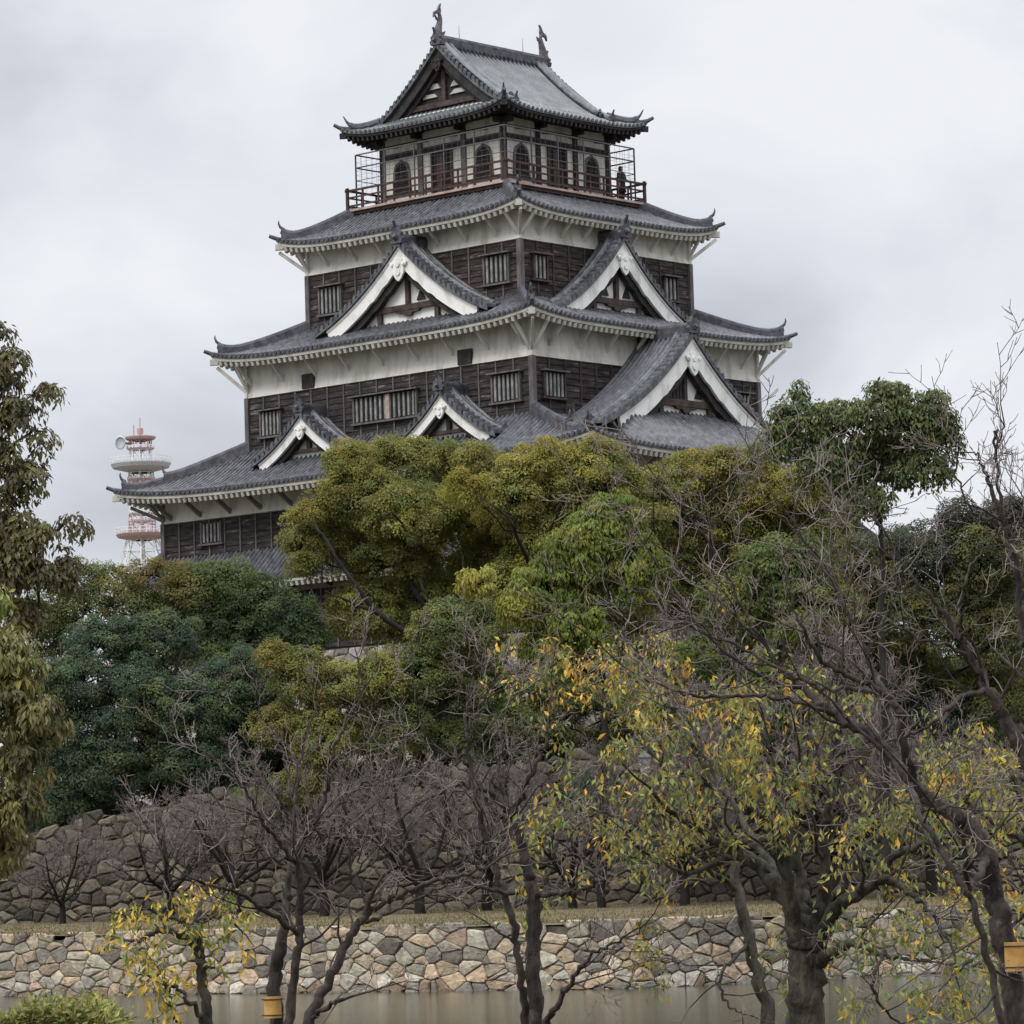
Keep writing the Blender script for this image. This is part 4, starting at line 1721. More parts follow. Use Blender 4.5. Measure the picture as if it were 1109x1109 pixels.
def clump_crown(root, name, lobes, Y, leaf, clump_r, per, rng, cols, mat='leaf_far', aspect=.6, droop=.2, fill=1.35, shell=(.6, 1.05), ydepth=.85,
                bottom=-.7, limb_from=None, T=None):
    """foliage as clumps of leaves spread over lobes; lobes: (px, py, rpx, rpy, dY[, tint])"""
    pos, nrm, ax, sz, col = [], [], [], [], []
    cents = []
    for lb in lobes:
        px, py, rx, ry, dY = lb[:5]
        tint = lb[5] if len(lb) > 5 else None
        c = at(px, py, Y + dY)
        RX, RZ = rx * (Y + dY) / F_PX, ry * (Y + dY) / F_PX
        RY = ydepth * (RX + RZ) / 2
        area = 4 * math.pi * (((RX * RZ) ** 1.6 + (RX * RY) ** 1.6 + (RY * RZ) ** 1.6) / 3) ** (1 / 1.6)
        n = max(4, int(area / (clump_r ** 2 * 2.0) * fill))
        for k in range(n):
            d = unit(rng.normal(0, 1, 3))
            if d[2] < bottom and rng.random() < .7:
                d[2] = -d[2] * .6
            if d[1] > .35 and rng.random() < .6:
                d[1] = -d[1]
            f = rng.uniform(*shell)
            cc = c + d * np.array([RX, RY, RZ]) * f
            cr = clump_r * rng.uniform(.6, 1.25)
            cents.append((cc, c, cr))
            m = int(per * rng.uniform(.6, 1.3))
            q = unit(rng.normal(0, 1, (m, 3)))
            q[:, 2] = np.where((q[:, 2] < -.35) & (rng.random(m) < .6), -q[:, 2], q[:, 2])
            q = unit(q + d * .35)
            rr = cr * rng.uniform(.45, 1.0, (m, 1)) ** .6
            pp = cc + q * rr * np.array([1.0, 1.0, .88])
            nv = unit(q * .9 + d * .45 + rng.normal(0, .36, (m, 3)) + np.array([0, 0, .3]))
            a = rng.normal(0, 1, (m, 3)) + q * .8 + np.array([0, 0, -droop * 4])
            pos.append(pp)
            nrm.append(nv)
            ax.append(unit(a))
            sz.append(leaf * rng.uniform(.65, 1.3, m))
            base = np.array(cols[rng.integers(len(cols))] if tint is None else np.array(tint) * 1.5 + np.array([0, 0, .015]))
            base = base * rng.uniform(.80, 1.18) * np.array([rng.uniform(.9, 1.1), 1, rng.uniform(.85, 1.15)])
            # young outer leaves are yellower than the old inner ones
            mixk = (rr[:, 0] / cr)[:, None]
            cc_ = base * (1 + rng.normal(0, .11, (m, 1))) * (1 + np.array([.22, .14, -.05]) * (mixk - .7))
            col.append(np.clip(cc_, .003, 1))
    pos, nrm, ax, sz, col = map(np.concatenate, (pos, nrm, ax, sz, col))
    leaf_mesh(name, pos, nrm, ax, sz, aspect, col, M[mat], root)
    return cents


def leafy_tree(name, label, Y, trunk, lobes, leaf, clump_r, per, cols, seed, limbs=(), group=None, cat='tree', bark='limb_far', mat='leaf_far',
               twigs=True, **kw):
    rng = np.random.default_rng(seed)
    root = empty(name, (0, 0, 0))
    tag(root, label, cat, group)
    T = Limbs()
    path = [[*at(p[0], p[1], Y + p[2]), .62 * p[3] * (Y + p[2]) / F_PX] for p in trunk]
    S = smooth_path(path, 5, rng, .02)
    T.add(S[:, :3], S[:, 3], 8)
    for L_ in limbs:
        P = [[*at(p[0], p[1], Y + p[2]), .7 * p[3] * (Y + p[2]) / F_PX] for p in L_]
        Q = smooth_path(P, 5, rng, .04)
        T.add(Q[:, :3], Q[:, 3], 6)
    tp = S[:, :3]
    # a limb from the trunk into every lobe
    for lb in lobes:
        c = at(lb[0], lb[1], Y + lb[4])
        i = int(np.argmin(np.linalg.norm(tp - c, axis=1) + np.where(tp[:, 2] > c[2] + .3, 3, 0)))
        i = max(i - 2, 1)
        p0, r0 = tp[i], S[i, 3]
        mid = (p0 + c) / 2 + np.array([0, 0, -.12]) * np.linalg.norm(c - p0)
        Q = smooth_path([[*p0, r0 * .6], [*mid, r0 * .45], [*c, r0 * .25]], 5, rng, .05)
        T.add(Q[:, :3], Q[:, 3], 5)
    cents = clump_crown(root, 'crown', lobes, Y, leaf, clump_r, per, rng, cols, mat=mat, **kw)
    if twigs:
        kr = clump_r / .5
        for cc, c, cr in cents[::2]:
            Q = smooth_path([[*c, .045 * kr], [*((cc + c) / 2 + rng.normal(0, .12 * kr, 3)), .026 * kr], [*cc, .01 * kr]], 3, rng, .03 * kr)
            T.add(Q[:, :3], Q[:, 3], 3)
    T.build('trunk', M[bark], root)
    recentre_crown(root)
    return root


def recentre_crown(root):
    recentre(root)


# ---------------- trees on the castle hill and on the far terrace
OLIVE = [(.25, .255, .078), (.22, .235, .074), (.285, .275, .08), (.19, .215, .072), (.235, .22, .078)]
YELL = [(.33, .305, .08), (.29, .28, .078), (.24, .245, .075), (.36, .32, .08)]
MID = [(.15, .18, .072), (.175, .20, .072), (.125, .158, .07), (.195, .205, .075)]
BLUE = [(.082, .118, .074), (.10, .14, .078), (.125, .158, .078), (.07, .10, .068)]
FRESH = [(.17, .215, .055), (.20, .235, .06), (.14, .185, .05), (.22, .235, .062)]

leafy_tree('evergreen_tree', 'largest olive green tree, its dark limbs forking inside a cloud-like crown before the keep', 150,
           [(560, 880, 0, 11), (548, 800, 0, 10), (520, 740, 0, 9), (480, 690, -1, 7), (450, 640, -1, 5), (430, 600, -1, 3)],
           [(395, 540, 48, 46, -1), (345, 590, 40, 42, 0), (440, 500, 58, 24, 0), (330, 600, 22, 28, -1), (420, 600, 55, 50, 0), (500, 560, 58, 52, 0),
            (395, 665, 46, 34, 0), (470, 650, 60, 45, 1), (540, 600, 45, 50, 1), (380, 500, 26, 20, -1, (.15, .145, .033)), (450, 560, 50, 40, -2),
            (340, 555, 20, 18, -2, (.17, .16, .035)), (480, 700, 45, 30, 0), (520, 520, 40, 30, 0)],
           .10, .40, 181, OLIVE, 11,
           limbs=[[(520, 745, -3, 6), (465, 700, -4.5, 5.5), (410, 665, -5, 4.5), (375, 620, -5.2, 3.5), (348, 578, -5, 2), (338, 560, -4.5, 1.2)],
                  [(410, 665, -5, 3), (380, 652, -5, 2.2), (352, 640, -5, 1.4)],
                  [(520, 745, -3, 5), (500, 690, -4.5, 4), (465, 650, -5, 2.6), (455, 620, -5, 1.5)],
                  [(500, 690, -4.5, 3), (505, 640, -5, 2.6), (500, 600, -5, 2)],
                  [(440, 575, -5, 1.6), (425, 555, -5.5, 1.8), (415, 565, -5, 1)]], fill=1.5)
leafy_tree('evergreen_tree', 'yellow tipped evergreen tree rising right under the near corner of the keep', 147,
           [(610, 880, 0, 9), (600, 760, 0, 8), (590, 660, 0, 6), (585, 580, 0, 4), (590, 520, 0, 3)],
           [(590, 505, 48, 26, 0, (.18, .165, .035)), (555, 540, 45, 36, 0), (640, 530, 50, 36, 0), (600, 580, 60, 45, 1), (520, 500, 24, 20, 1, (.14, .135, .035)),
            (505, 530, 24, 18, -3, (.20, .175, .03)), (680, 560, 46, 50, 1), (560, 640, 40, 40, 1), (645, 490, 26, 16, 0, (.17, .16, .035))],
           .10, .40, 184, OLIVE + YELL, 12,
           limbs=[[(585, 640, -2, 4), (560, 580, -4, 3), (545, 555, -4.5, 2), (520, 540, -4.5, 1.2)], [(590, 620, -2, 3), (600, 560, -4, 2), (612, 530, -4, 1.2)]])
leafy_tree('evergreen_tree', 'yellow green evergreen tree below the great gable on the right of the keep', 149,
           [(790, 900, 0, 9), (785, 760, 0, 8), (775, 660, 0, 6), (770, 590, 0, 4), (775, 540, 0, 3)],
           [(760, 510, 34, 22, 0, (.17, .155, .04)), (805, 505, 36, 20, 0), (725, 530, 40, 34, 0), (780, 560, 55, 40, 1), (850, 535, 44, 26, 0, (.20, .18, .035)),
            (830, 590, 50, 40, 1), (720, 600, 45, 42, 1), (880, 570, 40, 40, 1), (775, 640, 70, 44, 2)],
           .10, .40, 174, OLIVE + [(.12, .105, .04)], 13, fill=1.3)
leafy_tree('broadleaf_tree', 'fresh green broadleaf tree with drooping leaves in the middle of the trees', 132,
           [(652, 985, 0, 8), (655, 860, 0, 6), (655, 760, 0, 5.5), (648, 690, 0, 4), (640, 630, 0, 3)],
           [(590, 640, 44, 34, 0), (640, 600, 50, 42, 0), (620, 680, 50, 36, 0), (560, 655, 24, 20, -1, (.16, .165, .03)), (690, 620, 40, 44, 0), (600, 705, 40, 26, 0),
            (665, 560, 34, 26, 0), (520, 632, 22, 14, -1, (.19, .18, .035)), (670, 690, 40, 34, 1, (.11, .11, .035))],
           .19, .36, 60, FRESH, 14, aspect=.42, droop=.75, fill=1.5)
leafy_tree('evergreen_tree', 'rounded mid green tree just below the big olive crown at the middle', 141,
           [(470, 930, 0, 7), (475, 840, 0, 6), (478, 760, 0, 4), (480, 700, 0, 3)],
           [(480, 690, 36, 36, 0), (520, 680, 30, 34, 0), (450, 735, 46, 34, 0), (510, 740, 46, 34, 1), (430, 790, 46, 40, 0), (490, 800, 50, 40, 1),
            (545, 790, 36, 28, 1), (400, 850, 40, 24, 1)], .095, .36, 165, MID, 15, fill=1.4)
leafy_tree('evergreen_tree', 'small yellow green tree beside the dark evergreens, below the first roof', 140,
           [(345, 960, 0, 5), (345, 860, 0, 4), (340, 760, 0, 3)],
           [(330, 735, 32, 30, 0, (.12, .125, .03)), (368, 745, 34, 28, 0), (300, 790, 28, 22, 0, (.14, .13, .035)), (345, 800, 40, 34, 0), (395, 790, 30, 30, 1),
            (275, 870, 22, 18, -1, (.12, .145, .035)), (330, 850, 34, 24, 0), (292, 712, 18, 14, 0, (.16, .14, .035)), (410, 735, 30, 26, 0)], .095, .36, 165, OLIVE, 16, fill=1.4)
leafy_tree('evergreen_tree', 'dense blue green evergreen tree at the left with a broad dark crown', 143,
           [(175, 950, 0, 8), (170, 860, 0, 7), (180, 760, 0, 5), (200, 700, 0, 3)],
           [(150, 765, 60, 42, 0), (90, 740, 44, 38, 0), (210, 770, 60, 44, 0), (260, 740, 46, 36, 0), (120, 830, 60, 36, 0), (210, 835, 66, 34, 0), (60, 800, 40, 42, 0),
            (290, 790, 40, 38, 1), (60, 870, 44, 26, 0), (170, 700, 50, 36, 1), (110, 700, 40, 30, 1)], .10, .40, 182, BLUE, 17)
leafy_tree('evergreen_tree', 'dark green evergreen tree hiding the left foot of the keep', 148,
           [(265, 900, 0, 8), (262, 800, 0, 7), (260, 700, 0, 5), (255, 650, 0, 3)],
           [(240, 640, 52, 30, 0, (.075, .10, .034)), (290, 665, 52, 34, 0), (200, 670, 50, 34, 0, (.07, .095, .034)), (250, 700, 60, 34, 0), (320, 690, 34, 30, 0), (215, 625, 30, 16, 0, (.09, .11, .035)),
            (170, 690, 44, 30, 1)], .10, .40, 182, [(.115, .155, .072), (.135, .172, .074), (.09, .13, .068)], 18)
leafy_tree('evergreen_tree', 'thin yellowing tree whose crown lets the sky through below the radio mast', 147,
           [(120, 900, 0, 6), (130, 760, 0, 5), (140, 690, 0, 4), (155, 640, 0, 2.5)],
           [(165, 622, 36, 16, 0, (.15, .125, .04)), (125, 640, 30, 22, 0, (.13, .13, .04)), (95, 660, 34, 28, 0), (65, 690, 34, 40, 1), (150, 665, 36, 22, 0), (105, 622, 22, 12, 0, (.10, .115, .035)),
            (200, 645, 26, 20, 0, (.13, .125, .035)), (70, 640, 22, 18, 0), (80, 625, 26, 16, 0), (40, 670, 34, 34, 0)], .095, .36, 117, [(.13, .15, .058), (.15, .165, .06), (.11, .135, .056)], 19, fill=.95)
leafy_tree('broadleaf_tree', 'dark glossy broadleaf tree with sky showing through, standing tall right of the keep', 120,
           [(962, 1000, 0, 9), (958, 800, 0, 8), (955, 680, 0, 6), (955, 600, 0, 5), (950, 540, 0, 3.5), (945, 500, 0, 2)],
           [(868, 455, 34, 28, 0), (852, 480, 26, 24, 0), (910, 465, 38, 34, 0), (955, 450, 40, 28, 0), (1000, 455, 36, 32, 0), (1018, 480, 22, 34, 0), (900, 510, 40, 30, 0),
            (955, 500, 44, 34, 1), (1000, 510, 30, 22, 0), (930, 545, 34, 24, 0), (868, 425, 10, 9, 0), (1012, 432, 10, 8, 0), (960, 424, 26, 8, 0)],
           .17, .30, 26, [(.08, .11, .036), (.10, .13, .04), (.13, .14, .045), (.07, .078, .036)], 20, aspect=.45, droop=.6, fill=1.7, bark='limb_far', mat='leaf')
leafy_tree('evergreen_tree', 'wide dark evergreen behind the bare branches at the right edge', 138,
           [(1010, 1000, 0, 9), (1005, 850, 0, 8), (1000, 740, 0, 6), (1000, 640, 0, 4)],
           [(1000, 600, 50, 34, 0, (.06, .066, .036)), (1060, 610, 50, 44, 0), (930, 620, 46, 40, 0), (1090, 570, 36, 30, 1, (.055, .055, .035)), (1000, 670, 70, 44, 0), (900, 680, 56, 50, 0),
            (1080, 690, 50, 50, 0), (1040, 560, 26, 18, 0, (.055, .058, .034)), (980, 740, 60, 40, 1), (1060, 760, 56, 40, 1)], .10, .40, 156,
           [(.105, .12, .055), (.13, .14, .055), (.09, .10, .05), (.16, .16, .06)], 21, fill=1.4)
leafy_tree('broadleaf_tree', 'bright green broadleaf tree below the yellow green tree on the right', 134,
           [(840, 985, 0, 7), (835, 860, 0, 6), (840, 760, 0, 4), (845, 700, 0, 3)],
           [(850, 620, 50, 40, 0, (.09, .11, .03)), (800, 660, 46, 40, 1), (880, 660, 50, 40, 0), (760, 720, 40, 30, 1), (800, 780, 46, 30, 0, (.075, .12, .03)), (850, 740, 46, 36, 1),
            (760, 800, 36, 26, 1), (900, 780, 50, 34, 1)], .17, .38, 75, FRESH + MID, 22, aspect=.45, droop=.5, fill=1.2)
leafy_tree('evergreen_tree', 'low dark green bush-like tree right of the lamp post', 139,
           [(985, 980, 0, 6), (985, 900, 0, 5), (985, 830, 0, 3)],
           [(1000, 780, 60, 34, 0, (.035, .055, .034)), (960, 800, 40, 34, 0), (1040, 800, 50, 34, 0), (720, 870, 36, 22, -2, (.06, .085, .035)), (650, 860, 40, 26, 1, (.05, .075, .034))], .095, .36, 156, BLUE, 23, fill=1.3)
for args in ((('background_tree'), 'dark green tree line tree behind the keep at the left', 190, 30, 760, 70), (('background_tree'), 'dark green tree behind the keep at the right edge', 190, 1120, 690, 80),
             (('background_tree'), 'mid green tree behind the bright broadleaf tree on the right', 186, 930, 740, 90)):
    nm, lab, Y_, cx_, cy_, rr_ = args
    leafy_tree(nm, lab, Y_, [(cx_, 930, 0, 7), (cx_, 850, 0, 6), (cx_, cy_, 0, 4)],
               [(cx_ - rr_ * .4, cy_, rr_ * .6, rr_ * .6, 0), (cx_ + rr_ * .4, cy_ + 5, rr_ * .6, rr_ * .6, 0), (cx_, cy_ - rr_ * .35, rr_ * .5, rr_ * .4, 0), (cx_, cy_ + rr_ * .6, rr_ * .9, rr_ * .6, 0)],
               .2, .6, 60, MID, 40 + cx_, group='trees beyond the keep', fill=.8)

leafy_tree('evergreen_tree', 'mid green tree filling the gap under the keep left of the fresh green tree', 146,
           [(560, 930, 0, 6), (560, 840, 0, 5), (565, 760, 0, 3)],
           [(560, 760, 40, 34, 0), (600, 790, 40, 34, 0), (520, 800, 40, 34, 0), (620, 750, 36, 30, 0), (560, 820, 50, 24, 0), (420, 760, 40, 30, 0), (690, 760, 46, 34, 0), (680, 800, 40, 30, 0)], .10, .40, 174,
           [(.12, .145, .062), (.145, .16, .062), (.165, .17, .066)], 24, fill=1.2)
leafy_tree('evergreen_tree', 'dark understorey tree on the boulder wall below the blue green tree', 147,
           [(330, 930, 0, 6), (330, 860, 0, 5), (325, 800, 0, 3)],
           [(300, 850, 60, 34, 0), (240, 850, 50, 30, 0), (370, 860, 50, 30, 0), (150, 850, 60, 26, 0), (70, 840, 46, 30, 0), (90, 885, 50, 26, -2), (30, 870, 40, 40, 0), (140, 890, 40, 16, -3), (430, 850, 46, 30, 0), (310, 800, 40, 30, 0)], .10, .40, 174,
           [(.075, .10, .062), (.085, .11, .062), (.105, .12, .065)], 25, fill=1.1)
leafy_tree('evergreen_tree', 'shaded olive tree on the hill right of the lamp post behind the thick trunked tree', 145,
           [(860, 930, 0, 6), (860, 860, 0, 5), (865, 800, 0, 3)],
           [(860, 800, 60, 40, 0), (930, 800, 60, 40, 0), (1000, 820, 60, 44, 0), (1070, 800, 60, 50, 0), (800, 830, 50, 34, 0), (940, 720, 60, 50, 0), (1090, 730, 50, 60, 0), (1020, 740, 60, 50, 0),
            (950, 640, 50, 46, 1), (1060, 650, 60, 50, 1), (1120, 620, 50, 60, 1)], .10, .40, 162,
           [(.115, .125, .062), (.14, .145, .062), (.10, .11, .058), (.18, .175, .065)], 26, fill=1.1)

# ---------------- bare cherry trees along the far terrace
protos = []
for k in range(3):
    rng = np.random.default_rng(100 + k)
    T1, T2, tips = Limbs(), Limbs(), []
    h0 = 1.1
    tr = smooth_path([[0, 0, -.3, .17], [.05, 0, .5, .14], [-.05, .05, h0, .12]], 4, rng, .01)
    T1.add(tr[:, :3], tr[:, 3], 7)
    nl = 5 + k % 2
    for i in range(nl):
        a = 2 * math.pi * (i + rng.uniform(-.2, .2)) / nl
        dv = np.array([math.cos(a), math.sin(a), rng.uniform(.55, 1.3)])
        branch(T1, T2, tr[-1 - i % 3, :3].copy(), dv, rng.uniform(2.2, 3.2), .085, 0, rng, tips, up=.10, thin=.013, spread=.85, dens=1.25, gnarl=.16)
    protos.append((T1, T2))
far_spots = [(68, 985, 137.0, .85, 'small bare tree standing in front of the boulder wall at the left'),
             (185, 985, 136.0, 1.05, 'bare purplish tree before the boulder wall, second from the left'),
             (255, 985, 134.0, 1.15, 'bare purplish tree right of the second one along the boulder wall'),
             (350, 985, 133.0, 1.2, 'bare tree with a wide twiggy crown behind the orange tagged tree'),
             (455, 985, 132.0, 1.2, 'bare tree between the two front cherry trees on the terrace'),
             (530, 985, 134.0, 1.35, 'tall bare tree with pale twigs behind the central front tree'),
             (620, 985, 133.0, 1.1, 'bare tree on the terrace just left of the lamp post'),
             (742, 985, 131.0, 1.2, 'bare tree on the terrace just right of the lamp post'),
             (850, 965, 130.0, 2.0, 'big bare tree whose pale twigs cover the yellow green tree'),
             (905, 970, 133.0, 1.5, 'bare tree on the terrace beside the bright broadleaf tree'),
             (1010, 965, 131.0, 1.4, 'bare tree on the terrace near the right edge'),
             (120, 880, 146.0, 1.1, 'bare tree on top of the boulder wall at the left'),
             (300, 870, 146.0, 1.1, 'bare tree on top of the boulder wall below the keep corner'),
             (740, 860, 146.0, 1.9, 'tall bare tree on the hill below the great gable')]
meshes = []
rr = random.Random(4)
for i, (px, py, Y, sc, lab) in enumerate(far_spots):
    w = at(px, py, Y)
    z = TERR_Z if Y < 141 else 5.3
    root = empty('bare_tree', (w[0], Y, z), rr.uniform(0, 6.28))
    root.scale = (sc, sc, sc * rr.uniform(.95, 1.15))
    tag(root, lab, 'tree', 'bare cherry trees on the far bank')
    k = i % 3
    if len(meshes) <= k:
        T1, T2 = protos[k]
        a = T1.build('trunk', M['limb_far'], root)
        b = T2.build('crown', M['twig_far'], root)
        meshes.append((a, b))
    else:
        for s_ in meshes[k]:
            c = s_.copy()
            COL.objects.link(c)
            c.parent = root

# ---------------- lamp post on the far terrace
def lamp_post():
    p = at(704, 990, 136.0)
    z1 = at(704, 815, 136.0)[2] - TERR_Z
    root = empty('street_lamp', (p[0], 136.0, TERR_Z))
    tag(root, 'slender lamp post with a square glass lantern among the trees', 'street lamp')
    m_ = MB()
    m_.tube([(0, 0, 0), (0, 0, .5), (0, 0, z1 - .75)], [.09, .06, .045], 8)
    m_.build('pole', M['cage'], root)
    m_ = MB()
    q = lambda w, z: [(-w, -w, z), (w, -w, z), (w, w, z), (-w, w, z), (-w, -w, z)]
    m_.grid([q(.14, z1 - .72), q(.22, z1 - .2)])
    m_.build('glass', material('frosted_glass', (.5, .53, .53), (.6, .62, .62), rough=.3), root)
    m_ = MB()
    m_.grid([q(.28, z1 - .2), q(.27, z1 - .16), q(.10, z1 - .02), q(.02, z1 + .08)])
    m_.build('lantern_roof', M['cage'], root)
    m_ = MB()
    m_.grid([q(.15, z1 - .75), q(.16, z1 - .7)])
    m_.build('lantern_collar', M['cage'], root)


lamp_post()

# ---------------- near bank trees
LEAFY = [(.19, .21, .055), (.25, .24, .06), (.14, .175, .048), (.31, .275, .065), (.12, .15, .042)]
ORNG = [(.55, .33, .05), (.60, .40, .07), (.48, .26, .05), (.45, .36, .06)]


def hang_leaves(cols, accent, p_acc, size, per, aspect=.38, step=1, zone=None, spread_=.055, keep=1.0, accent_zone=None):
    """bunches of drooping leaves at the twig tips"""
    def f(root, tips, rng):
        pos, nrm, ax, sz, col = [], [], [], [], []
        for i, (p, d) in enumerate(tips):
            if i % step or rng.random() > keep:
                continue
            if zone is not None and not zone(p):
                continue
            m = int(per * rng.uniform(.5, 1.4))
            pa = p_acc if accent_zone is None else (p_acc * 3 if accent_zone(p) else p_acc * .5)
            src = accent if rng.random() < pa else cols
            base = np.array(src[rng.integers(len(src))])
            a = unit(rng.normal(0, .62, (m, 3)) * np.array([1, 1, .5]) + d * .15 + np.array([0, 0, -1.0]))
            pp = p + rng.normal(0, spread_, (m, 3)) + np.array([0, 0, -.02])
            nv = unit(rng.normal(0, .6, (m, 3)) + np.array([0, -.2, .7]))
            pos.append(pp)
            nrm.append(nv)
            ax.append(a)
            sz.append(size * rng.uniform(.6, 1.25, m))
            jit = 1 + rng.normal(0, .16, (m, 1))
            c = base * jit
            sw = rng.random(m) < .12
            c[sw] = np.array(accent[0]) * rng.uniform(.7, 1.1)
            col.append(np.clip(c, .003, 1))
        if pos:
            pos, nrm, ax, sz, col = map(np.concatenate, (pos, nrm, ax, sz, col))
            leaf_mesh('foliage', pos, nrm, ax, sz, aspect, col, M['leaf'], root)
    return f


def near(*a, **k):
    r_, t_ = bare_tree(*a, **k)
    recentre(r_)
    return r_


# the big leafy tree right of centre
near('broadleaf_tree',
     [[(872, 1200, 0, 36), (872, 1130, 0, 32), (874, 1060, 0, 30), (874, 1020, 0, 29), (872, 992, 0, 20), (868, 960, 0, 11), (858, 900, 0, 7), (860, 850, 0, 4)],
      [(872, 1030, 0, 20), (855, 975, .1, 16), (822, 938, .2, 12), (790, 918, .3, 9), (760, 900, .3, 6), (728, 880, .2, 4), (700, 850, 0, 2.5)],
      [(864, 1025, 0, 16), (854, 960, -.25, 11), (846, 900, -.4, 6), (842, 850, -.5, 3.5), (836, 810, -.5, 2)],
      [(880, 1030, 0, 17), (894, 960, -.2, 12), (892, 905, -.3, 8), (898, 870, -.4, 5), (890, 835, -.4, 3), (880, 800, -.4, 2)],
      [(880, 1035, 0, 16), (905, 985, -.35, 12), (935, 965, -.5, 9), (962, 952, -.6, 8), (985, 968, -.7, 5), (1010, 990, -.8, 3.5), (1035, 1035, -.9, 2)],
      [(940, 960, -.5, 7), (965, 930, -.5, 7), (1000, 915, -.5, 5), (1035, 905, -.5, 3)],
      [(882, 1045, 0, 12), (920, 1022, -.5, 7), (955, 1035, -.8, 4), (990, 1040, -1, 2)],
      [(905, 975, .3, 8), (930, 925, .4, 7), (955, 905, .5, 5.5), (975, 880, .5, 3.5), (1000, 850, .5, 2)],
      [(840, 948, .6, 7), (800, 880, 1, 5), (770, 830, 1.2, 3.5), (745, 780, 1.3, 2)],
      [(800, 925, .4, 6), (745, 945, .2, 4), (715, 930, .2, 2.5), (690, 915, .2, 1.5)],
      [(958, 1030, -.8, 3.5), (945, 1060, -1, 3.2), (955, 1090, -1, 2.4), (985, 1120, -1, 1.5)]], 28,
     'thick trunked leafy tree with green, yellow and orange drooping leaves, right of the middle', 31, rs=0.66, bark='bark_mossy', child=(.72, .2), thin=.006, up=.05,
     dens=.8, gnarl=.2, spread=.9, sides=12, cfrom=.38,
     leaf=hang_leaves(LEAFY, ORNG, .06, .068, 19, step=2, keep=.52, zone=lambda p: p[2] > 1.9, accent_zone=lambda p: p[2] > 3.9))
# the taller yellow-orange top sprays behind the same place
near('broadleaf_tree',
     [[(838, 1180, 0, 9), (832, 1109, 0, 9), (812, 1020, 0, 8), (800, 965, 0, 7), (790, 910, .2, 5), (775, 850, .4, 4), (745, 800, .5, 3)],
      [(790, 910, .2, 4), (740, 860, .2, 3.2), (700, 810, .2, 2.6), (660, 770, .2, 1.8), (620, 750, .2, 1.4)],
      [(775, 850, .4, 3.6), (735, 790, .4, 2.8), (705, 755, .4, 2), (690, 735, .4, 1.4)],
      [(800, 965, 0, 4), (750, 930, -.2, 3.2), (700, 900, -.3, 2.4), (650, 880, -.3, 1.8), (620, 900, -.3, 1.3)],
      [(745, 800, .5, 3), (750, 770, .5, 2), (780, 740, .5, 1.4)],
      [(812, 1020, 0, 3), (780, 1060, -.3, 2.2), (790, 1090, -.4, 1.5), (810, 1100, -.4, 1)]], 31,
     'slender leaning tree with orange and yellow leaves reaching up to the left', 32, rs=0.8, bark='bark_mossy', child=(.75, .19), thin=.007, up=.05, dens=.85, gnarl=.2,
     spread=.9, sides=9, cfrom=.3,
     leaf=hang_leaves([(.22, .235, .055), (.16, .195, .05), (.28, .26, .06), (.13, .16, .045)], ORNG, .11, .07, 15, step=2, keep=.75, zone=lambda p: p[2] > 2.0,
                      accent_zone=lambda p: p[2] > 4.2))
# small yellow tree at the left
near('small_tree',
     [[(226, 1185, 0, 9), (224, 1109, 0, 9), (219, 1060, 0, 9), (216, 1030, 0, 9), (212, 1010, 0, 8)],
      [(216, 1030, 0, 7), (195, 1012, -.1, 6), (170, 1008, -.2, 5), (148, 1020, -.2, 3)],
      [(213, 1015, 0, 7), (218, 1000, 0, 5), (232, 992, 0, 3), (252, 1000, 0, 2)],
      [(212, 1010, 0, 6), (198, 998, .1, 4), (180, 992, .1, 2.5)],
      [(220, 1109, 0, 5), (205, 1085, -.2, 4), (192, 1070, -.2, 3), (175, 1068, -.2, 2)],
      [(192, 1109, -.3, 3), (185, 1085, -.3, 2.5), (178, 1060, -.3, 1.5)]], 27,
     'small crooked tree with bright yellow leaves before the moat wall', 33, rs=0.62, bark='bark_mossy', child=(.27, .09), thin=.004, up=.02, dens=.75,
     gnarl=.22, spread=.9, cfrom=.3, cat='tree',
     leaf=hang_leaves([(.30, .27, .05), (.42, .34, .06), (.18, .21, .045), (.13, .16, .04)], [(.62, .42, .06), (.55, .38, .06)], .32, .066, 12, step=1, keep=.85, spread_=.05))
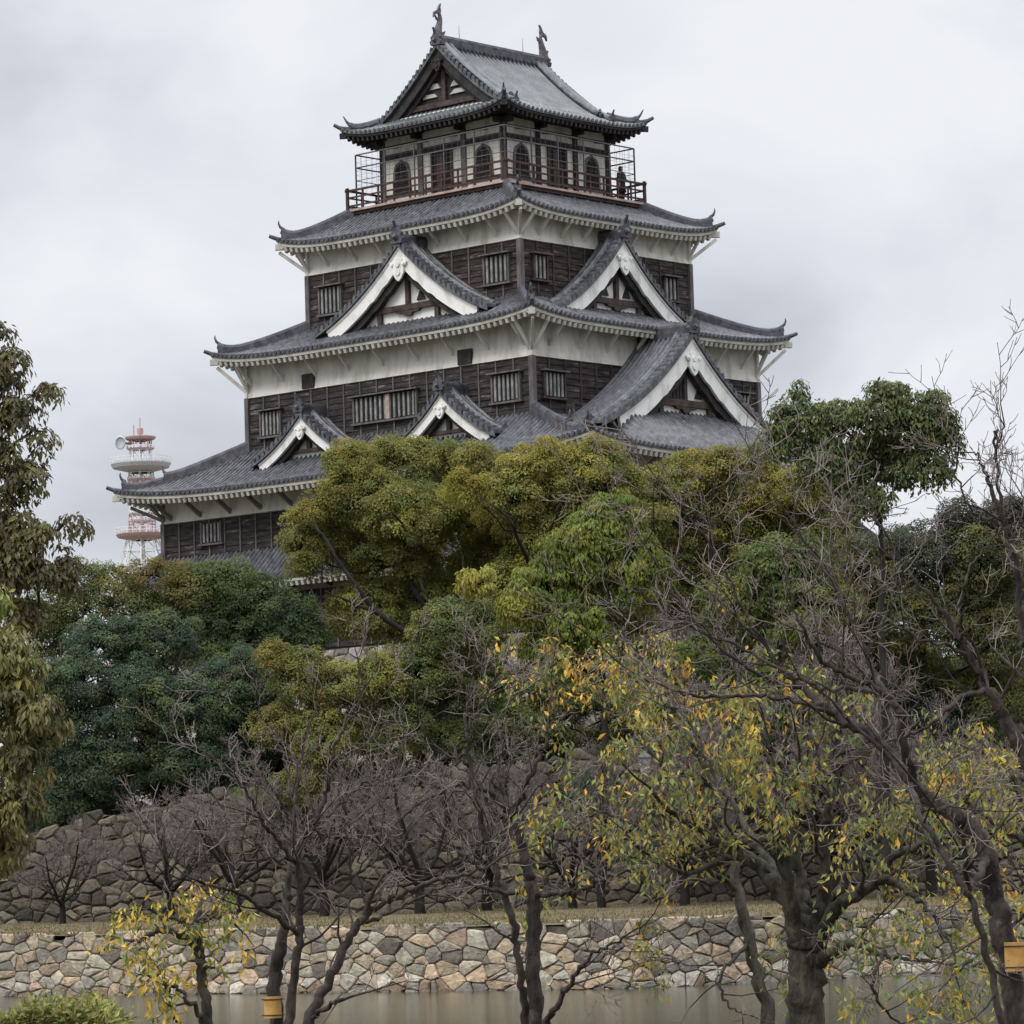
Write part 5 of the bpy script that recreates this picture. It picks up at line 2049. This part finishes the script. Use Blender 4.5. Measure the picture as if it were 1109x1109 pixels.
# bare cherry with the orange tag
near('cherry_tree',
     [[(300, 1190, 0, 17), (299, 1109, 0, 15), (298, 1050, 0, 15), (308, 1000, 0, 10), (312, 960, .1, 7), (318, 900, .2, 5), (322, 850, .2, 3.5), (330, 800, .2, 2.5)],
      [(312, 1190, -.2, 10), (314, 1109, -.2, 10), (322, 1030, -.3, 9), (326, 985, -.3, 8), (323, 930, -.3, 7), (330, 905, -.3, 5.5), (345, 885, -.3, 4.5), (355, 850, -.3, 4), (362, 810, -.3, 3), (385, 770, -.3, 2), (395, 740, -.3, 1.4)],
      [(321, 1010, -.3, 6), (285, 985, -.6, 5), (255, 965, -.8, 4), (215, 955, -1, 2.6), (180, 935, -1.1, 1.6)],
      [(322, 935, -.3, 5), (300, 910, -.5, 4.4), (282, 885, -.6, 3.6), (262, 850, -.7, 2.6), (240, 825, -.8, 1.8)],
      [(326, 990, -.3, 5), (355, 960, -.1, 4.5), (378, 950, 0, 4), (410, 930, .1, 2.6), (440, 905, .2, 1.8)],
      [(330, 905, -.3, 3.4), (315, 860, -.2, 3), (305, 810, -.1, 2.2), (285, 780, 0, 1.5)],
      [(318, 932, -.3, 3.6), (280, 930, -.5, 2.8), (240, 935, -.6, 1.8), (205, 925, -.6, 1.2)],
      [(378, 950, 0, 3), (378, 915, 0, 2.4), (372, 880, 0, 1.5)],
      [(355, 885, -.3, 3), (385, 855, -.1, 2.4), (420, 830, 0, 1.6), (450, 790, 0, 1)]], 26,
     'bare cherry tree with an orange tag low on its trunk, left of the middle', 34, rs=0.52, child=(.62, .17), thin=.005, up=.08, dens=.85, spread=.85, gnarl=.17, cfrom=.3)
near('cherry_tree',
     [[(325, 1190, 0, 13), (335, 1109, 0, 11), (360, 1055, 0, 9), (385, 1005, 0, 7.5), (395, 990, 0, 6)],
      [(395, 990, 0, 6), (420, 975, -.1, 5), (450, 962, -.2, 5), (490, 950, -.3, 4), (530, 940, -.4, 3)],
      [(390, 1000, 0, 5), (420, 990, .2, 3.5), (460, 970, .3, 3), (500, 945, .3, 2)],
      [(395, 990, 0, 3), (392, 960, 0, 2), (388, 930, 0, 1.4)],
      [(338, 1102, 0, 5), (360, 1088, -.3, 4), (372, 1080, -.4, 3)]], 25,
     'leaning bare cherry stem that bends right over the moat', 35, rs=0.55, child=(.5, .2), thin=.005, up=.08, dens=.7, cfrom=.3)
# the central bare tree
near('cherry_tree',
     [[(580, 1190, 0, 14), (580, 1109, 0, 13), (578, 1040, 0, 12), (578, 975, 0, 12), (572, 945, 0, 9), (563, 905, 0, 8), (553, 880, 0, 6), (530, 858, 0, 4), (500, 850, 0, 3), (470, 862, 0, 2.4), (440, 880, 0, 1.6)],
      [(565, 1150, -.2, 8), (568, 1109, -.2, 7), (562, 1040, -.3, 6), (552, 985, -.3, 6), (538, 940, -.3, 5.5), (524, 900, -.3, 5), (514, 860, -.3, 4.5), (508, 820, -.3, 3.6), (505, 775, -.3, 2.8), (510, 745, -.3, 2)],
      [(556, 885, 0, 5), (565, 860, -.2, 4), (580, 830, -.3, 3.6), (592, 800, -.3, 3), (597, 770, -.3, 2)],
      [(578, 968, 0, 6), (600, 968, -.4, 4.5), (625, 965, -.6, 4), (665, 948, -.8, 3), (700, 935, -1, 2)],
      [(555, 968, -.3, 4), (525, 962, -.5, 3.4), (490, 950, -.6, 2.4), (460, 945, -.7, 1.5)],
      [(508, 830, -.3, 3.2), (480, 815, -.3, 2.6), (460, 795, -.3, 1.8), (450, 760, -.3, 1.2)],
      [(505, 790, -.3, 2.6), (525, 760, -.3, 2), (540, 730, -.3, 1.3)],
      [(590, 1109, -.2, 6), (605, 1085, -.5, 5), (622, 1058, -.7, 4), (640, 1035, -.8, 3), (665, 1020, -.9, 2), (700, 1000, -1, 1.3)],
      [(553, 880, 0, 3.6), (540, 840, .2, 2.8), (545, 800, .3, 2)]], 30,
     'bare cherry tree with two dark stems at the bottom middle', 36, rs=0.64, child=(.62, .18), thin=.0055, up=.08, dens=.85, spread=.88, gnarl=.19, cfrom=.3)
# the large bare cherry on the right
near('cherry_tree',
     [[(1122, 1210, 0, 24), (1104, 1109, 0, 22), (1090, 1030, 0, 20), (1078, 970, 0, 18), (1065, 915, 0, 16), (1040, 885, 0, 14), (1005, 865, 0, 13), (985, 845, 0, 11), (950, 800, .2, 9), (905, 775, .3, 8), (870, 745, .4, 6), (840, 715, .5, 4), (800, 670, .6, 2.6)],
      [(990, 850, 0, 9), (982, 820, -.2, 8), (972, 770, -.3, 7.5), (960, 752, -.3, 6), (925, 735, -.4, 5), (890, 715, -.5, 4), (870, 680, -.6, 3), (855, 640, -.6, 2.2), (850, 600, -.6, 1.4)],
      [(965, 758, -.3, 4.5), (930, 745, 0, 4), (895, 745, 0, 3.5), (850, 728, .1, 3), (800, 700, .2, 2.6), (740, 675, .3, 2), (690, 640, .3, 1.3)],
      [(905, 775, .3, 5), (860, 760, .3, 4), (810, 752, .3, 3.4), (760, 755, .3, 2.6), (710, 740, .3, 1.8), (670, 720, .3, 1.2)],
      [(960, 750, -.3, 4.5), (935, 705, -.2, 4), (912, 650, -.1, 3.2), (880, 600, 0, 2.6), (855, 560, 0, 1.6)],
      [(1070, 925, 0, 8), (1050, 960, -.6, 6), (1040, 900, -.8, 4), (1010, 870, -.9, 3)],
      [(985, 845, 0, 5), (1000, 890, -.8, 5), (1030, 935, -.9, 5.5), (1055, 985, -1, 6), (1070, 1040, -1, 6), (1085, 1109, -1, 6.5)],
      [(870, 745, .4, 4), (830, 735, .4, 3.4), (780, 700, .4, 2.8), (735, 650, .4, 2), (700, 590, .4, 1.4)],
      [(840, 715, .5, 3), (800, 650, .5, 2.4), (770, 590, .5, 1.8), (735, 550, .5, 1.2)]], 24,
     'large leaning bare cherry tree sweeping up to the left from the lower right corner', 37, rs=0.62, child=(.85, .22), thin=.0055, up=.07, dens=.85, spread=.85, gnarl=.16, sides=12, cfrom=.2)
near('cherry_tree',
     [[(1175, 1150, 0, 26), (1150, 950, 0, 20), (1120, 840, 0, 15), (1095, 790, 0, 12), (1070, 745, 0, 9), (1045, 700, 0, 6), (1015, 655, 0, 4), (985, 620, 0, 3), (955, 570, 0, 2)],
      [(1120, 840, 0, 10), (1115, 740, .3, 7), (1105, 660, .3, 6), (1098, 600, .3, 5), (1085, 560, .3, 4.4), (1070, 520, .3, 3.6), (1064, 505, .3, 2.2), (1056, 488, .3, 1.2)],
      [(1095, 590, .3, 4), (1082, 530, .2, 3), (1078, 470, .2, 2.6), (1082, 480, .2, 1.8), (1088, 458, .2, 1.0)],
      [(1085, 560, .3, 3), (1060, 560, .4, 2.4), (1040, 530, .4, 1.8), (1030, 490, .4, 1.2)],
      [(1070, 745, 0, 5), (1035, 760, -.3, 4.4), (1000, 790, -.4, 3), (970, 800, -.4, 2)],
      [(1105, 700, .3, 4), (1128, 650, .3, 2.6), (1120, 590, .3, 2), (1108, 540, .3, 1.2)],
      [(1060, 730, 0, 4), (1030, 700, -.2, 3), (990, 690, -.3, 2.4), (940, 660, -.3, 1.8), (900, 645, -.3, 1.2)],
      [(1045, 700, 0, 3.4), (1040, 650, -.2, 2.6), (1055, 610, -.2, 2), (1085, 570, -.2, 1.2)]], 25,
     'bare cherry tree at the right edge with thin branches standing against the sky', 38, rs=0.62, child=(.62, .24), thin=.005, up=.10, dens=.8, spread=.8, gnarl=.15, sides=10, cfrom=.25)
# leafy tree at the right edge
near('broadleaf_tree',
     [[(1150, 1200, 0, 14), (1140, 1000, 0, 12), (1120, 900, 0, 9), (1100, 850, 0, 6), (1080, 820, 0, 4)],
      [(1125, 920, 0, 6), (1090, 900, -.2, 4), (1060, 880, -.3, 3), (1030, 850, -.3, 2)],
      [(1138, 990, 0, 5), (1100, 960, -.2, 4), (1070, 950, -.3, 2.6), (1045, 960, -.3, 1.8)],
      [(1140, 1040, 0, 5), (1100, 1030, -.2, 3.4), (1060, 1035, -.3, 2.2), (1030, 1060, -.3, 1.5)],
      [(1130, 950, 0, 5), (1100, 1000, .3, 3.4), (1060, 1000, .3, 2)]], 33,
     'yellow leaved tree at the right edge behind the leaning cherry', 39, rs=0.7, bark='bark_mossy', child=(.6, .2), thin=.006, up=.03, dens=.8, gnarl=.2, cfrom=.25,
     leaf=hang_leaves([(.26, .25, .04), (.19, .21, .035), (.32, .28, .045)], ORNG, .12, .075, 12, step=2, keep=.5))

# two leafy trees at the left edge
leafy_tree('broadleaf_tree', 'dark brownish green tree top at the upper left edge against the sky', 34,
           [(-190, 1150, 0, 26), (-180, 900, 0, 22), (-150, 700, 0, 16), (-110, 560, 0, 10), (-60, 450, 0, 6), (-20, 400, 0, 3)],
           [(-30, 420, 44, 44, 0), (5, 400, 20, 22, 0), (20, 450, 20, 26, -.1), (52, 428, 11, 12, -.1), (-20, 500, 50, 46, 0), (30, 520, 24, 24, -.1), (-20, 580, 60, 50, 0), (40, 585, 26, 20, -.1),
            (78, 570, 12, 10, 0), (20, 620, 40, 36, -.1), (70, 625, 18, 34, 0), (30, 665, 26, 16, 0), (0, 365, 12, 10, 0), (45, 480, 12, 10, 0), (-30, 660, 50, 36, .3)],
           .07, .12, 46, [(.095, .09, .042), (.12, .115, .045), (.15, .14, .05), (.08, .07, .038)], 51, aspect=.42, droop=.6, fill=1.25, bark='bark', mat='leaf', shell=(.3, 1.0))
leafy_tree('broadleaf_tree', 'olive yellow tree with hanging leaves at the lower left edge', 30,
           [(-190, 1250, 0, 24), (-170, 1050, 0, 20), (-130, 880, 0, 14), (-70, 780, 0, 8), (-20, 720, 0, 4)],
           [(-10, 700, 44, 36, 0, (.13, .125, .035)), (20, 735, 30, 32, 0), (-10, 780, 50, 50, 0), (40, 775, 24, 26, -.1), (15, 830, 34, 36, 0), (-20, 880, 46, 46, 0), (22, 880, 20, 34, -.1), (5, 920, 18, 24, 0),
            (58, 795, 12, 10, 0), (-20, 650, 30, 24, .2, (.13, .15, .03))],
           .085, .12, 38, [(.15, .14, .045), (.12, .115, .04), (.19, .165, .05), (.09, .09, .036)], 52, aspect=.32, droop=.7, fill=1.0, bark='bark', mat='leaf', shell=(.35, 1.0))

# clipped hedge at the lower left
def hedge():
    rng = np.random.default_rng(77)
    Y = 23.0
    a, b = at(-80, 1100, Y), at(122, 1107, Y)
    zt = at(40, 1098, Y)[2]
    root = empty('hedge', ((a[0] + b[0]) / 2, Y + .6, 1.38))
    tag(root, 'low yellow green hedge top peeping in at the lower left corner', 'hedge')
    m_ = MB()
    w = (b[0] - a[0]) / 2 - .06
    m_.box((-w, -.45, .0), (w, .5, zt - 1.38 - .09))
    m_.build('stems', M['limb_far'], root)
    N = 9000
    P = np.c_[rng.uniform(-w - .05, w + .05, N), rng.uniform(-.55, .6, N), np.zeros(N)]
    prof_ = .05 * np.sin(P[:, 0] * 6) + .03 * np.sin(P[:, 0] * 17 + 1) - .10 * np.clip((P[:, 0] - w * .3) / w, 0, 1) ** 1.5
    P[:, 2] = zt - 1.38 + prof_ - np.abs(rng.normal(0, .05, N))
    front_ = rng.random(N) < .35
    P[front_, 1] = -.5 + rng.normal(0, .03, front_.sum())
    P[front_, 2] = rng.uniform(.2, zt - 1.4, front_.sum())
    sh = rng.random(N) < .12
    P[sh, 2] += rng.uniform(0, .09, sh.sum()) * (.5 + .5 * np.sin(P[sh, 0] * 23))
    nr = unit(rng.normal(0, .5, (N, 3)) + np.array([0, -.2, .9]))
    ax = unit(rng.normal(0, 1, (N, 3)) + np.array([0, 0, .6]))
    base = np.array([(.20, .20, .05), (.12, .14, .04), (.30, .28, .08)])[rng.integers(0, 3, N)]
    leaf_mesh('foliage', P, nr, ax, rng.uniform(.035, .075, N), .4, base * (1 + rng.normal(0, .12, (N, 1))), M['leaf'], root)


hedge()


# orange number tags strapped to two trunks
def trunk_tag(px, py, Y, w, h, label):
    p = at(px, py, Y)
    root = empty('tree_tag', tuple(p))
    tag(root, label, 'tag', None)
    m_ = MB()
    n = 8
    for k in range(n):                                  # a plate bent round the trunk
        a0, a1 = (k / n - .5) * 1.9, ((k + 1) / n - .5) * 1.9
        R_ = w * .62
        m_.poly([(R_ * math.sin(a0), -R_ * math.cos(a0) + R_, -h / 2), (R_ * math.sin(a1), -R_ * math.cos(a1) + R_, -h / 2),
                 (R_ * math.sin(a1), -R_ * math.cos(a1) + R_, h / 2), (R_ * math.sin(a0), -R_ * math.cos(a0) + R_, h / 2)])
    o = m_.build('plate', material('orange_plate', (.36, .19, .05), (.50, .29, .09), scale=12, rough=.6), root)
    s_ = o.modifiers.new('solid', 'SOLIDIFY')
    s_.thickness = .004
    m_ = MB()
    for z in (-h * .36, h * .36):
        m_.tube([(w * .66 * math.sin(q), -w * .66 * math.cos(q) + w * .62, z) for q in np.linspace(0, 2 * math.pi, 17)], .0035, 5, cap=False)
    m_.build('strap', M['dark_timber'], root)


trunk_tag(295, 1091, 25.86, .115, .145, 'orange plate strapped to the trunk of the bare cherry left of the middle')
trunk_tag(1103, 1036, 23.86, .16, .18, 'orange plate strapped to the leaning cherry at the right edge')


# ---------------- weeds and dry grass along the wall tops and on the terrace
def grass():
    rng = np.random.default_rng(9)
    P, S_ = [], []
    ea, wa = resample(ext, 400), resample(UPW, 400)
    for line, off, n, h in ((ea, .35, 7000, .10), (wa, -.25, 5000, .17)):
        i = rng.integers(0, len(line) - 1, n)
        t = rng.random((n, 1))
        p = line[i] * (1 - t) + line[i + 1] * t
        clumpy = np.sin(p[:, 0] * 1.7) + np.sin(p[:, 0] * .53 + 2) + np.sin(p[:, 0] * 4.1)
        k = rng.random(n) < .45 + .22 * clumpy
        p = p[k]
        y = p[:, 1] + off + rng.normal(0, .12, len(p))
        P.append(np.c_[p[:, 0], y, np.full(len(p), TERR_Z - .03)])
        S_.append(h * rng.uniform(.5, 1.6, len(p)))
    n = 26000
    x, t = rng.uniform(-24, 24, n), rng.random(n)
    y0 = np.interp(x, e1[:, 0], e1[:, 1]) + .5
    y1 = np.interp(x, w1[:, 0], w1[:, 1]) - .3
    P.append(np.c_[x, y0 + (y1 - y0) * t, TERR_Z + .1 * t - .04])
    S_.append(rng.uniform(.05, .13, n))
    P, S_ = np.concatenate(P), np.concatenate(S_)
    N = len(P)
    ax = unit(rng.normal(0, .4, (N, 3)) + np.array([0, 0, 1.0]))
    nr = unit(rng.normal(0, .5, (N, 3)) + np.array([0, -1.0, .3]))
    base = np.array([(.22, .17, .085), (.16, .13, .06), (.11, .125, .05), (.26, .21, .11)])[rng.integers(0, 4, N)]
    root = leaf_mesh('grass', P, nr, ax, S_, .3, base * (1 + rng.normal(0, .12, (N, 1))), M['leaf_far'], None)
    tag(root, 'dry grass and weeds on the terrace between the two stone walls', 'grass', kind='stuff')


grass()
